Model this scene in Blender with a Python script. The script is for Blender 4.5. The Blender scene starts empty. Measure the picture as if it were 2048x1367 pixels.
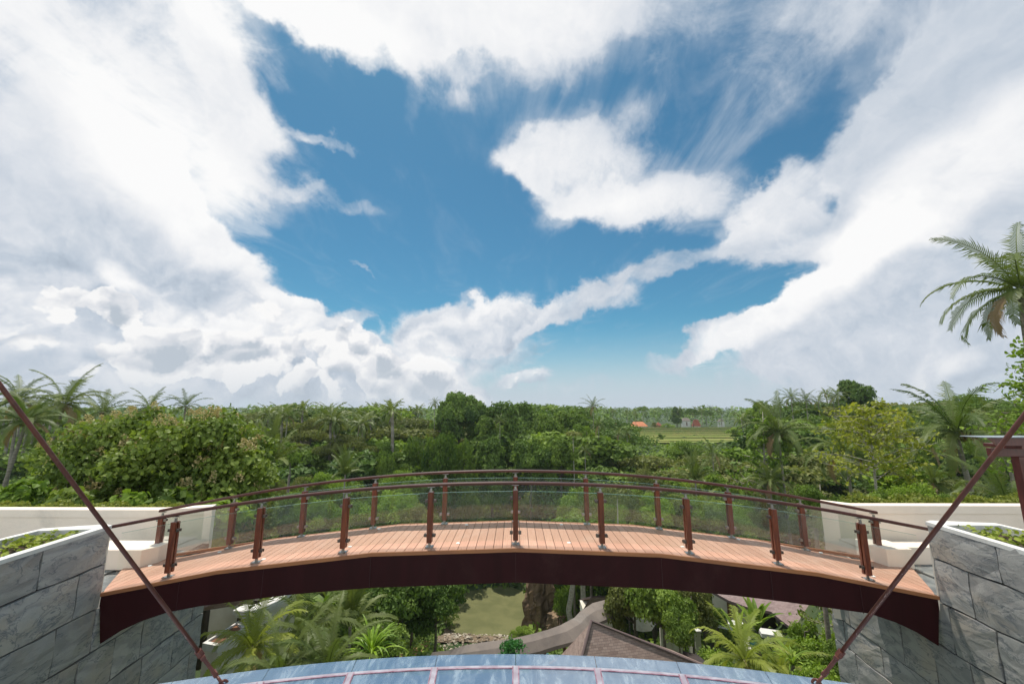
import bpy, math, random
import numpy as np
from mathutils import Vector, Matrix
R = math.radians
S = bpy.context.scene
COL = S.collection

# ------------------------------------------------------------------ camera
CF, CP, CY = 791.4, 0.1665, -0.0085          # focal in px of a 2048 wide frame, pitch, yaw
cam = bpy.data.cameras.new('camera'); cam.sensor_width = 36; cam.lens = CF/2048*36
cam.clip_start = 0.05; cam.clip_end = 20000
camo = bpy.data.objects.new('camera', cam); COL.objects.link(camo)
camo.location = (0, 0, 0); camo.rotation_euler = (math.pi/2+CP, 0, -CY)
S.camera = camo

def ray(px, py):
    X = (px-1024)/CF; U = -(py-683.5)/CF
    Y = math.cos(CP)-U*math.sin(CP); Z = math.sin(CP)+U*math.cos(CP)
    c, s = math.cos(CY), math.sin(CY)
    return Vector((X*c+Y*s, -X*s+Y*c, Z))
def at(px, py, Y): r = ray(px, py); return r*(Y/r.y)
def atz(px, py, z): r = ray(px, py); return r*(z/r.z)

# ------------------------------------------------------------------ light, exposure
SUN_EL, SUN_AZ = R(69), R(-24)               # azimuth from +Y towards +X
S.view_settings.view_transform = 'Standard'; S.view_settings.look = 'None'
S.view_settings.exposure = 0.0; S.view_settings.gamma = 1.0; S.view_settings.use_curve_mapping = False
sd = Vector((math.sin(SUN_AZ)*math.cos(SUN_EL), math.cos(SUN_AZ)*math.cos(SUN_EL), math.sin(SUN_EL)))
sun = bpy.data.lights.new('sun', 'SUN'); sun.energy = 4.9; sun.angle = R(0.55); sun.color = (1.0, 0.94, 0.85)
suno = bpy.data.objects.new('sun', sun); COL.objects.link(suno)
suno.rotation_euler = (-sd).to_track_quat('-Z', 'Y').to_euler(); suno.location = (0, 0, 50)

# ------------------------------------------------------------------ node helper
class NT:
    def __init__(s, tree): s.t = tree; s.n = tree.nodes; s.l = tree.links
    def new(s, typ, ins=None, **kw):
        n = s.n.new(typ)
        for k, v in kw.items(): setattr(n, k, v)
        for k, v in (ins or {}).items():
            sock = n.inputs[k]
            if isinstance(v, bpy.types.NodeSocket): s.l.new(v, sock)
            else: sock.default_value = v
        return n
    def m(s, op, a, b=0.0, c=0.0, clamp=False):
        n = s.new('ShaderNodeMath', {0: a, 1: b, 2: c}, operation=op, use_clamp=clamp); return n.outputs[0]
    def mr(s, v, a, b, c=0.0, d=1.0, smooth=True):
        n = s.new('ShaderNodeMapRange', {0: v, 1: a, 2: b, 3: c, 4: d}); n.interpolation_type = 'SMOOTHSTEP' if smooth else 'LINEAR'
        return n.outputs[0]
    def mix(s, f, a, b, mode='MIX'):
        n = s.n.new('ShaderNodeMix'); n.data_type = 'RGBA'; n.blend_type = mode
        for k, v in ((0, f), (6, a), (7, b)):
            if isinstance(v, bpy.types.NodeSocket): s.l.new(v, n.inputs[k])
            elif k == 0: n.inputs[0].default_value = v
            else: n.inputs[k].default_value = (*v[:3], 1)
        return n.outputs[2]
    def noise(s, vec, scale, detail=4, rough=.5, dist=0.0, out=0):
        n = s.new('ShaderNodeTexNoise', {'Vector': vec, 'Scale': scale, 'Detail': detail, 'Roughness': rough, 'Distortion': dist})
        return n.outputs[out]
    def vm(s, op, a, b=(0, 0, 0), scale=1.0, out=0):
        n = s.new('ShaderNodeVectorMath', operation=op)
        for k, v in ((0, a), (1, b)):
            if isinstance(v, bpy.types.NodeSocket): s.l.new(v, n.inputs[k])
            elif k < len(n.inputs): n.inputs[k].default_value = v
        if op != 'SCALE': return n.outputs[out]
        if isinstance(scale, bpy.types.NodeSocket): s.l.new(scale, n.inputs['Scale'])
        else: n.inputs['Scale'].default_value = scale
        return n.outputs[out]

# ------------------------------------------------------------------ sky with clouds (all in world directions)
W = bpy.data.worlds.new('World'); S.world = W; W.use_nodes = True
W.node_tree.nodes.clear()
w = NT(W.node_tree)
sky = w.new('ShaderNodeTexSky', sky_type='NISHITA', sun_disc=False)
sky.sun_elevation = SUN_EL; sky.sun_rotation = SUN_AZ
sky.altitude = 200; sky.air_density = 1.0; sky.dust_density = 0.6; sky.ozone_density = 2.5
tc = w.new('ShaderNodeTexCoord').outputs['Generated']
d0 = w.vm('NORMALIZE', tc)
# billowing: warp the direction with two octaves of vector noise
n1 = w.noise(d0, 3.2, 2, .5, 0, 1); n2 = w.noise(d0, 13.0, 4, .62, 0, 1)
wv = w.vm('SCALE', w.vm('SUBTRACT', n1, (.5, .5, .5)), scale=.20)
wv2 = w.vm('SCALE', w.vm('SUBTRACT', n2, (.5, .5, .5)), scale=.085)
dirw = w.vm('ADD', w.vm('ADD', d0, wv), wv2)

def blob_sum(blobs, vec, start):
    acc = start
    for i_, (px, py, rx, ry, ang, wt, soft) in enumerate(blobs):
        if i_ % 8 == 7:                      # keeps the evaluation in order (and its memory small)
            vec = w.vm('ADD', vec, w.vm('SCALE', (1e-7, 0, 0), scale=acc))
        c = ray(px, py).normalized(); a = R(ang)
        ex = ray(px+rx*math.cos(a), py+rx*math.sin(a)).normalized()-c
        ey = ray(px-ry*math.sin(a), py+ry*math.cos(a)).normalized()-c
        lx, ly = ex.length, ey.length
        ax = ex.normalized(); az = c.cross(ax).normalized(); ax = az.cross(c).normalized()
        M = Matrix((ax, az, c)).transposed()
        mp = w.new('ShaderNodeMapping', {'Vector': vec, 'Location': c, 'Rotation': M.to_euler(), 'Scale': (lx, ly, max(lx, ly)*2.0)}, vector_type='TEXTURE')
        ln = w.vm('LENGTH', mp.outputs[0], out=1)
        f = w.mr(ln, 1-soft, 1+soft, 1.0, 0.0)
        acc = w.m('MULTIPLY_ADD', f, wt, acc)
    return acc
OPA = [ # px, py, rx, ry, angle, weight, softness : opacity of the cloud cover
 (120, 150, 430, 360, 0, 1, .35), (330, 420, 260, 110, 35, 1, .2), (60, 560, 420, 230, 0, 1, .4), (400, 560, 230, 60, 15, .9, .3),
 (470, 130, 80, 190, 8, .55, .6), (560, 612, 95, 45, 0, 1, .15), (250, 640, 330, 110, 12, 1, .15), (170, 545, 95, 65, -10, .7, .15),
 (640, 735, 300, 95, 12, 1.3, .15), (860, 760, 130, 60, 20, 1, .2), (720, 660, 75, 40, 0, .8, .2), (120, 760, 420, 120, 0, 1, .3),
 (900, 10, 330, 110, 8, 1.3, .25), (720, 40, 180, 80, 25, .7, .25), (1100, 60, 190, 130, -20, .75, .6), (900, 130, 75, 70, 0, .7, .5), (815, 175, 26, 60, 12, .40, .8),
 (1330, 60, 420, 90, -8, .38, .7), (1560, 110, 210, 70, -33, .45, .7), (1540, 20, 300, 60, -5, .3, .7),
 (1180, 340, 165, 75, 12, .9, .45), (1290, 398, 210, 46, -4, .72, .5), (1240, 265, 110, 45, -25, .38, .7), (1390, 315, 90, 55, -60, .38, .7), (1060, 330, 60, 50, 0, .6, .4),
 (1500, 250, 100, 40, -40, .25, .6),
 (1560, 385, 150, 55, -33, 1, .3), (1580, 470, 160, 60, -12, 1, .25), (1880, 250, 330, 150, -48, 1.2, .25), (1960, 90, 180, 260, 25, .8, .5),
 (1830, 520, 360, 170, -20, 1.4, .2), (1800, 660, 420, 130, -8, 1.2, .25), (1620, 640, 190, 75, -38, 1, .2), (1470, 690, 110, 38, -28, .9, .2), (2050, 400, 260, 240, 0, 1.2, .3), (1700, 760, 420, 50, 0, .5, .5),
 (1340, 515, 130, 28, -12, .8, .4), (1220, 555, 60, 22, -50, .6, .5), (1150, 610, 150, 32, -14, .9, .35), (960, 640, 150, 48, -8, 1.1, .25), (950, 690, 130, 50, 0, .8, .5),
 (650, 275, 70, 18, 30, .7, .5), (590, 370, 60, 38, 20, .50, .7), (680, 395, 75, 18, 22, .52, .6), (730, 542, 30, 5, 30, .5, .5),
 (1045, 757, 60, 22, 0, .9, .3), (1350, 748, 60, 22, -8, .6, .4), (1150, 785, 90, 14, 0, .4, .6),
 (700, 240, 130, 60, 40, -.35, .6), (765, 655, 22, 18, 0, -.8, .4),
]
BRI = [ # the brightly lit parts of the cloud cover
 (300, 120, 420, 230, 20, .8, .7), (430, 390, 240, 85, 35, .85, .5), (620, 70, 250, 60, 20, .5, .5), (920, 40, 330, 120, 5, .9, .5),
 (1130, 360, 170, 80, 8, .7, .5), (1330, 390, 160, 40, -5, .4, .5), (1560, 400, 160, 50, -33, .5, .5), (1900, 360, 330, 85, -36, .9, .45), (1700, 500, 200, 50, -35, .7, .5), (1560, 640, 220, 42, -38, .9, .4), (1740, 475, 220, 40, -8, .5, .5),
 (560, 600, 100, 40, 0, .8, .5), (330, 600, 160, 30, 35, .5, .6), (700, 690, 250, 50, 8, .6, .5), (880, 750, 60, 50, 0, .5, .6), (480, 690, 90, 40, 20, .4, .5), (130, 690, 180, 26, 0, .5, .6), (980, 610, 160, 30, -8, .6, .5),
 (1830, 740, 60, 35, -40, .5, .5), (1900, 715, 60, 25, -20, .4, .5), (1045, 750, 60, 20, 0, .5, .5), (60, 590, 70, 30, 20, .35, .5), (210, 510, 60, 25, 0, .35, .5),
]
opa = blob_sum(OPA, dirw, 0.0)
bri = blob_sum(BRI, w.vm('ADD', d0, wv), 0.0)
sep = w.new('ShaderNodeSeparateXYZ', {0: d0}).outputs
# streaks: a flat layer at cloud height seen in perspective
zc = w.m('MAXIMUM', sep[2], .08)
flat = w.vm('DIVIDE', d0, w.new('ShaderNodeCombineXYZ', {0: zc, 1: zc, 2: 1.0}).outputs[0])
fm = w.new('ShaderNodeMapping', {'Vector': flat, 'Rotation': (0, 0, R(38)), 'Scale': (2.4, .8, 1)}).outputs[0]
st = w.noise(fm, 1.6, 5, .62, .6)
fb = w.noise(d0, 7.0, 7, .68, .5)
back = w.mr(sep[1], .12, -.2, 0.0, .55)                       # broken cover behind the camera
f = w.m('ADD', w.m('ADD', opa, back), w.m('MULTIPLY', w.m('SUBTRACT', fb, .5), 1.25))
stf = w.m('MULTIPLY', w.m('SUBTRACT', st, .5), w.mr(sep[2], .12, .5))
f = w.m('ADD', f, w.m('MULTIPLY', stf, .95))
alpha = w.mr(f, .16, 1.12)
thin = w.m('MULTIPLY', w.mr(w.m('ADD', st, w.m('MULTIPLY', opa, .35)), .48, .85), w.m('MULTIPLY_ADD', w.mr(opa, 0.0, .35), .30, .14))
alpha = w.m('MAXIMUM', alpha, thin)
hz = w.mr(sep[2], .22, -.02, 0.0, .95)                         # milky air low over the horizon
# self shading of billows: density a little towards the sun against density here
off = w.vm('ADD', dirw, tuple(v*.035 for v in (sd.x, 0.2, sd.z)))
sh1 = w.noise(dirw, 9.0, 5, .6); sh2 = w.noise(off, 9.0, 5, .6)
sh = w.m('MULTIPLY', w.m('SUBTRACT', sh1, sh2), w.mr(sep[2], .5, .15, .7, 1.3))
L = w.m('ADD', w.m('ADD', w.m('MULTIPLY', bri, .68), .20), w.m('ADD', sh, w.m('MULTIPLY', w.m('SUBTRACT', fb, .5), .25)))
vb1 = w.new('ShaderNodeTexVoronoi', {'Vector': dirw, 'Scale': 11.0, 'Detail': 1.0, 'Roughness': .5}, feature='F1').outputs[0]
vb2 = w.new('ShaderNodeTexVoronoi', {'Vector': w.vm('ADD', dirw, (-.006, 0, .018)), 'Scale': 11.0, 'Detail': 1.0, 'Roughness': .5}, feature='F1').outputs[0]
bil = w.m('MULTIPLY', w.m('SUBTRACT', vb2, vb1), w.m('MULTIPLY', w.mr(sep[2], .40, .12, 0.0, 1.0), w.mr(sep[0], .35, .0, .15, 1.0)))
L = w.m('ADD', w.m('ADD', L, bil), w.m('MULTIPLY', stf, .25))
L = w.m('ADD', L, w.mr(sep[1], .05, -.35, 0.0, .5))  # cloud tone raised behind the viewer, to lift the camera-facing walls
L = w.mr(L, -.35, 1.0, 0, 1, False)
cr = w.new('ShaderNodeValToRGB', {0: L})
e = cr.color_ramp.elements; e[0].position = 0; e[0].color = (.36, .43, .52, 1); e[1].position = 1; e[1].color = (.97, .97, .97, 1)
for p, c in ((.3, (.52, .59, .68, 1)), (.55, (.70, .74, .80, 1)), (.8, (.88, .89, .91, 1))):
    q = cr.color_ramp.elements.new(p); q.color = c
# a nearer layer of crisp cumulus heads low in the sky
CUM = [(650, 745, 290, 70, 8, 1.2, .35), (850, 760, 110, 62, 18, 1, .35), (715, 672, 70, 34, 0, .8, .4), (560, 612, 95, 42, 0, 1, .35), (300, 660, 210, 60, 22, 1, .4), (110, 735, 240, 58, 0, 1, .4), (40, 610, 90, 60, 10, .7, .5), (225, 560, 75, 62, 0, .7, .45),
       (1045, 762, 62, 20, 0, .9, .4), (1352, 752, 62, 20, -8, .7, .5), (1850, 745, 70, 34, -25, .7, .5), (1925, 722, 52, 34, 0, .7, .5), (1600, 765, 60, 16, 0, .6, .5)]
cs = w.m('ADD', blob_sum(CUM, dirw, 0.0), w.m('MULTIPLY', w.m('SUBTRACT', .32, vb1), 1.25))
ca = w.m('MULTIPLY', w.mr(cs, .46, .62), w.mr(sep[2], -.02, .05, .55, .95))
cl = w.m('ADD', w.mr(cs, .55, 1.9, .98, .50), w.m('MULTIPLY', w.m('SUBTRACT', vb2, vb1), 2.4))
cc2 = w.new('ShaderNodeValToRGB', {0: cl}); e2 = cc2.color_ramp.elements; e2[0].position = .2; e2[0].color = (.50, .56, .63, 1); e2[1].position = 1; e2[1].color = (.96, .955, .95, 1); q2 = e2.new(.6); q2.color = (.74, .76, .80, 1)
blue = w.mix(1.0, w.vm('SCALE', sky.outputs[0], scale=.105), (.43, .84, .86), 'MULTIPLY')
blue = w.mix(hz, blue, (.56, .65, .74))
final = w.mix(ca, w.mix(alpha, blue, cr.outputs[0]), cc2.outputs[0])
final = w.mix(w.mr(sep[2], .13, -.01, 0, .6), final, (.56, .62, .69))
final = w.mix(w.mr(sep[1], .05, -.3), final, (1.0, .90, .80), 'MULTIPLY')  # warm tint added to the unseen sky, for the camera-facing walls
bg = w.new('ShaderNodeBackground', {'Color': final, 'Strength': w.mr(sep[1], .05, -.45, 1.0, 2.6)})   # unseen sky behind the viewer boosted to brighten the camera-facing walls
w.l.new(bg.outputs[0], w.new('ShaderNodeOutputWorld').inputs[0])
W.cycles.sampling_method = 'NONE'      # bright nearly everywhere: rays find it by themselves
S.cycles.max_bounces = 6; S.cycles.diffuse_bounces = 3; S.cycles.transparent_max_bounces = 10; S.cycles.volume_bounces = 0

# ------------------------------------------------------------------ mesh helpers
rng = np.random.default_rng(7)
def tag(o, label=None, cat=None, group=None, kind=None):
    for k, v in (('label', label), ('category', cat), ('group', group), ('kind', kind)):
        if v: o[k] = v
    return o
def link(name, me, parent=None, loc=None):
    o = bpy.data.objects.new(name, me); COL.objects.link(o)
    if parent is not None: o.parent = parent
    if loc is not None: o.location = loc
    return o
def empty(name, loc=(0, 0, 0), rz=0):
    o = bpy.data.objects.new(name, None); COL.objects.link(o); o.location = loc; o.rotation_euler = (0, 0, rz)
    o.empty_display_size = .2
    return o
def npmesh(name, V, F, mat, tint=None, smooth=False):
    """V (n,3); F (m,k) equal sided faces, or list of such arrays"""
    V = np.asarray(V, dtype=np.float32)
    Fs = F if isinstance(F, list) else [F]
    Fs = [np.asarray(f, dtype=np.int32) for f in Fs if len(f)]
    me = bpy.data.meshes.new(name)
    me.vertices.add(len(V)); me.vertices.foreach_set('co', V.ravel())
    loops = np.concatenate([f.ravel() for f in Fs]); cnt = np.concatenate([np.full(len(f), f.shape[1]) for f in Fs])
    me.loops.add(len(loops)); me.loops.foreach_set('vertex_index', loops)
    me.polygons.add(len(cnt)); me.polygons.foreach_set('loop_start', np.concatenate([[0], np.cumsum(cnt)[:-1]]).astype(np.int32))
    me.update(calc_edges=True)
    me.polygons.foreach_set('use_smooth', np.full(len(cnt), smooth))
    if tint is not None:
        a = me.attributes.new('tint', 'FLOAT', 'FACE'); a.data.foreach_set('value', np.asarray(tint, dtype=np.float32))
    me.materials.append(mat)
    return me
class MB:
    """collects pieces into one mesh"""
    def __init__(s): s.V = []; s.F = []; s.n = 0
    def add(s, V, F):
        s.V += [tuple(v) for v in V]; s.F += [tuple(i+s.n for i in f) for f in F]; s.n += len(V); return s
    def box(s, c, size, rz=0, M=None, slope=0.0):
        x, y, z = (v/2 for v in size); V = []
        for dx, dy, dz in ((-x,-y,-z),(x,-y,-z),(x,y,-z),(-x,y,-z),(-x,-y,z),(x,-y,z),(x,y,z),(-x,y,z)):
            v = Vector((dx, dy, dz+dx*slope))
            if rz: v = Matrix.Rotation(rz, 3, 'Z') @ v
            if M is not None: v = M @ v
            V.append(v+Vector(c))
        return s.add(V, ((3,2,1,0),(4,5,6,7),(0,1,5,4),(1,2,6,5),(2,3,7,6),(3,0,4,7)))
    def bx(s, x0, x1, y0, y1, z0, z1):
        return s.box(((x0+x1)/2, (y0+y1)/2, (z0+z1)/2), (x1-x0, y1-y0, z1-z0))
    def tube(s, pts, rad, n=8, caps=True):
        pts = [Vector(p) for p in pts]; k = len(pts)
        if not hasattr(rad, '__len__'): rad = [rad]*k
        V = []; up = Vector((0, 0, 1)); prev = None
        for i, p in enumerate(pts):
            t = (pts[min(i+1, k-1)]-pts[max(i-1, 0)]).normalized()
            a = prev if prev is not None else (up if abs(t.z) < .9 else Vector((1, 0, 0)))
            u = (a-t*a.dot(t)).normalized(); prev = u; v = t.cross(u)
            for j in range(n):
                an = 2*math.pi*j/n; V.append(p+(u*math.cos(an)+v*math.sin(an))*rad[i])
        F = [(i*n+j, i*n+(j+1) % n, (i+1)*n+(j+1) % n, (i+1)*n+j) for i in range(k-1) for j in range(n)]
        if caps: F += [tuple(reversed(range(n))), tuple(range((k-1)*n, k*n))]
        return s.add(V, F)
    def prism(s, poly, z0, z1):
        """poly: xy list (ccw); z0,z1 numbers or lists"""
        n = len(poly); a = z0 if hasattr(z0, '__len__') else [z0]*n; b = z1 if hasattr(z1, '__len__') else [z1]*n
        V = [(x, y, a[i]) for i, (x, y) in enumerate(poly)]+[(x, y, b[i]) for i, (x, y) in enumerate(poly)]
        F = [tuple(reversed(range(n))), tuple(range(n, 2*n))]+[(i, (i+1) % n, (i+1) % n+n, i+n) for i in range(n)]
        return s.add(V, F)
    def slab(s, pts, t):
        """3D outline given a thickness t downward"""
        n = len(pts); P = [Vector(p) for p in pts]
        V = [p-Vector((0, 0, t)) for p in P]+P
        F = [tuple(reversed(range(n))), tuple(range(n, 2*n))]+[(i, (i+1) % n, (i+1) % n+n, i+n) for i in range(n)]
        return s.add(V, F)
    def mesh(s, name, mat, smooth=False, bevel=0):
        me = bpy.data.meshes.new(name); me.from_pydata(s.V, [], s.F); me.materials.append(mat)
        import bmesh
        b = bmesh.new(); b.from_mesh(me); bmesh.ops.recalc_face_normals(b, faces=b.faces)
        if bevel: bmesh.ops.bevel(b, geom=[e for e in b.edges if len(e.link_faces) == 2 and e.calc_face_angle(0) > .6], offset=bevel, segments=1, affect='EDGES')
        b.to_mesh(me); b.free()
        if smooth: me.polygons.foreach_set('use_smooth', [True]*len(me.polygons))
        return me
    def obj(s, name, mat, parent=None, **k): return link(name, s.mesh(name, mat, **k), parent)

# ------------------------------------------------------------------ materials
def newmat(name):
    m = bpy.data.materials.new(name); m.use_nodes = True; m.node_tree.nodes.clear(); t = NT(m.node_tree)
    out = t.new('ShaderNodeOutputMaterial'); return m, t, out
def pmat(name, c1, c2=None, scale=3, rough=.7, bump=0.0, bscale=None, metal=0.0, detail=6, stretch=(1, 1, 1), spec=.4, lo=.35, hi=.65, coat=0, dirt=None, rnd=0.0):
    m, t, out = newmat(name)
    co = t.new('ShaderNodeTexCoord').outputs['Object']
    mp = t.new('ShaderNodeMapping', {'Vector': co, 'Scale': stretch}).outputs[0]
    c2 = c2 or tuple(v*.75 for v in c1)
    f = t.mr(t.noise(mp, scale, detail, .6, .3), lo, hi)
    col = t.mix(f, c1, c2)
    if dirt:
        col = t.mix(t.m('MULTIPLY', t.mr(t.noise(co, scale*.35, 8, .7, .8), .52, .72), .7), col, dirt)
    if rnd:
        oi = t.new('ShaderNodeObjectInfo').outputs['Random']
        col = t.mix(1.0, col, t.new('ShaderNodeCombineColor', {0: t.m('MULTIPLY_ADD', oi, rnd, 1-rnd/2), 1: t.m('MULTIPLY_ADD', oi, rnd, 1-rnd/2), 2: t.m('MULTIPLY_ADD', oi, rnd, 1-rnd/2)}).outputs[0], 'MULTIPLY')
    p = t.new('ShaderNodeBsdfPrincipled', {'Base Color': col, 'Roughness': rough, 'Metallic': metal, 'Specular IOR Level': spec, 'Coat Weight': coat})
    if bump:
        bn = t.new('ShaderNodeBump', {'Height': t.noise(mp, bscale or scale*4, 6, .6), 'Strength': bump, 'Distance': .05})
        t.l.new(bn.outputs[0], p.inputs['Normal'])
    t.l.new(p.outputs[0], out.inputs[0]); return m
def leafmat(name, ca, cb, cc=None, trans=.38, rough=.55, rnd=.35, spec=.18):
    m, t, out = newmat(name)
    ti = t.new('ShaderNodeAttribute', attribute_name='tint').outputs['Fac']
    oi = t.new('ShaderNodeObjectInfo').outputs['Random']
    f = t.m('ADD', t.m('MULTIPLY', ti, 1-rnd), t.m('MULTIPLY', oi, rnd), clamp=True)
    col = t.mix(f, ca, cb)
    if cc: col = t.mix(t.mr(ti, .93, .97), col, cc)
    p = t.new('ShaderNodeBsdfPrincipled', {'Base Color': col, 'Roughness': rough, 'Specular IOR Level': spec})
    tr = t.new('ShaderNodeBsdfTranslucent', {'Color': t.mix(1.0, col, (1.25, 1.35, .6), 'MULTIPLY')})
    mx = t.new('ShaderNodeMixShader', {0: trans*.8, 1: p.outputs[0], 2: tr.outputs[0]})
    t.l.new(mx.outputs[0], out.inputs[0]); return m

# ------------------------------------------------------------------ foliage builders (numpy)
def norm(a): return a/np.maximum(np.linalg.norm(a, axis=-1, keepdims=True), 1e-6)
RHOMB = (np.array([(-.5, 0, 0), (0.05, .36, .05), (.5, 0, -.12), (0.05, -.36, .05)]), np.array([(0, 1, 2, 3)]))
BROAD = (np.array([(-.5, 0, 0), (-.15, .42, .06), (.25, .33, .03), (.55, 0, -.15), (.25, -.33, .03), (-.15, -.42, .06), (.02, 0, -.03)]),
         np.array([(0, 6, 2, 1), (6, 3, 2, 2), (0, 5, 4, 6), (6, 4, 4, 3)]))
BROAD = (BROAD[0], np.array([(0, 6, 2, 1), (0, 5, 4, 6), (6, 4, 3, 2)]))
BLADE = (np.array([(-.5, .05, 0), (0, .06, .1), (.5, 0, -.05), (0, -.06, .1), (-.5, -.05, 0)]), np.array([(4, 3, 1, 0)]), )
def scatter(tmpl, C, A, N, S):
    """leaf template placed at centres C, long axis A, normal N, size S"""
    T, F = tmpl; A = norm(A); B = norm(np.cross(N, A)); Nn = np.cross(A, B)
    S = np.asarray(S).reshape(-1, 1, 1)
    V = C[:, None, :]+S*(T[None, :, 0:1]*A[:, None, :]+T[None, :, 1:2]*B[:, None, :]+T[None, :, 2:3]*Nn[:, None, :])
    k = len(T); FF = F[None]+(np.arange(len(C))*k)[:, None, None]
    return V.reshape(-1, 3), FF.reshape(-1, F.shape[1])
def rdir(n, g, zmin=-1.0):
    d = norm(g.normal(size=(n, 3)))
    while True:
        bad = d[:, 2] < zmin
        if not bad.any(): return d
        d[bad] = norm(g.normal(size=(bad.sum(), 3)))
def lobes_foliage(g, lobes, n, size, tmpl=RHOMB, zmin=-.45, hang=.25, jitter=.55, fill=(.68, 1.06)):
    """lobes: (cx,cy,cz, rx,ry,rz); leaf-sized faces through the outer shell of every lobe"""
    L = np.array(lobes); area = (L[:, 3]*L[:, 4]*L[:, 5])**(2/3); k = g.choice(len(L), n, p=area/area.sum())
    d = rdir(n, g, zmin); r = g.uniform(fill[0], fill[1], n)[:, None]
    wob = 1+.16*np.sin(d[:, :1]*7+k[:, None]*1.7)*np.cos(d[:, 1:2]*6+k[:, None]*.9)+.1*np.sin(d[:, 2:3]*13+k[:, None])
    C = L[k, :3]+d*L[k, 3:]*r*wob
    N = norm(d*np.array([1, 1, 1.2])+g.normal(size=(n, 3))*jitter+np.array([0, 0, .35])); A = np.cross(N, g.normal(size=(n, 3))); A = norm(A); A[:, 2] -= hang
    tl = g.uniform(0, 1, len(L))
    tint = np.clip(.7*tl[k]+.3*g.uniform(0, 1, n), 0, 1)
    V, F = scatter(tmpl, C, A, N, size*g.uniform(.65, 1.3, n))
    return V, F, np.repeat(tint, len(tmpl[1]))
def tree_proto(seed, kind, mats, n=6000, h=10.0, ls=1.0):
    """returns dict(h, w, parts=[(name, mesh)])"""
    g = np.random.default_rng(seed); lobes = []; tb = MB(); leafm, barkm = mats
    zmin = -.45; hang = .25; size = .36*h/10*ls; tmpl = RHOMB
    if kind == 'round':
        w_ = h*.42
        subs = [np.array([math.cos(a_)*w_*r_, math.sin(a_)*w_*r_, z_*h]) for a_, r_, z_ in zip(g.uniform(0, 6.28, 6), [0, .35, .45, .5, .4, .55], g.uniform(-.13, .13, 6))]; subs[0][2] = .07*h
        for i in range(46):
            d = rdir(1, g, -.45)[0]; r = g.uniform(.35, .62); d = d*r+subs[i % 6]/np.array([w_*.8, w_*.8, h*.30]); r = 1.0
            c = np.array([d[0]*w_*r*.75, d[1]*w_*r*.75, h*.62+d[2]*h*.27*r]); s = g.uniform(.075, .145)*h
            lobes.append((*c, s, s, s*.75))
    elif kind == 'tall':
        w_ = h*.3
        for i in range(40):
            z = h*g.uniform(.3, .9); rr = w_*(1-((z/h-.55)/.5)**2)**.5*g.uniform(.3, .85); a = g.uniform(0, 6.28); s = g.uniform(.06, .115)*h
            lobes.append((math.cos(a)*rr, math.sin(a)*rr, z, s, s, s*.9))
    elif kind == 'flat':
        w_ = h*.62
        for i in range(26):
            a = g.uniform(0, 6.28); rr = w_*g.uniform(.1, .85)**.7; z = h*(.93-.33*(rr/w_)**1.5)*g.uniform(.82, 1.03); s = g.uniform(.10, .19)*h
            lobes.append((math.cos(a)*rr, math.sin(a)*rr, z, s*1.25, s*1.25, s*.33))
        size *= .8; zmin = -.7
    elif kind == 'vine':
        w_ = h*.26
        for i in range(30):
            z = h*g.uniform(.08, .93); rr = w_*g.uniform(.2, .8)*(1.1-.45*z/h); a = g.uniform(0, 6.28); s = g.uniform(.07, .13)*h
            lobes.append((math.cos(a)*rr, math.sin(a)*rr, z, s, s, s*1.7))
        hang = 1.2; size *= .85
    elif kind == 'bush':
        w_ = h*.75
        for i in range(34):
            a = g.uniform(0, 6.28); rr = w_*g.uniform(0, .8); z = h*g.uniform(.15, .72)*(1-.45*(rr/w_)**2); s = g.uniform(.11, .21)*h
            lobes.append((math.cos(a)*rr, math.sin(a)*rr, z, s, s, s*.85))
        zmin = -.1
    V, F, T = lobes_foliage(g, lobes, n, size, tmpl, zmin, hang)
    parts = [('crown', npmesh('crown', V, F, leafm, T))]
    x = y = 0.0
    if kind != 'bush':
        top = h*(.8 if kind != 'flat' else .55); pts = [(0, 0, -h*.08)]
        for k in range(1, 6):
            x += g.uniform(-.02, .02)*h; y += g.uniform(-.02, .02)*h; pts.append((x, y, top*k/5))
        tb.tube(pts, [h*.028, h*.022, h*.019, h*.015, h*.012, h*.007], 7)
        for L in lobes[::2]:
            zb = min(L[2]*.75, top*.9); k = min(4, int(zb/top*5)); b = Vector(pts[k+1 if k < 5 else 5])
            e = Vector(L[:3]); mid = (b+e)/2+Vector((0, 0, -.02*h)); tb.tube([b, mid, e], [h*.009, h*.006, h*.003], 5, False)
        parts.append(('trunk', tb.mesh('trunk', barkm, smooth=True)))
    zz = V[:, 2].max(); ww = np.percentile(np.hypot(V[:, 0], V[:, 1]), 97)
    return dict(h=zz, w=ww, parts=parts)

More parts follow.
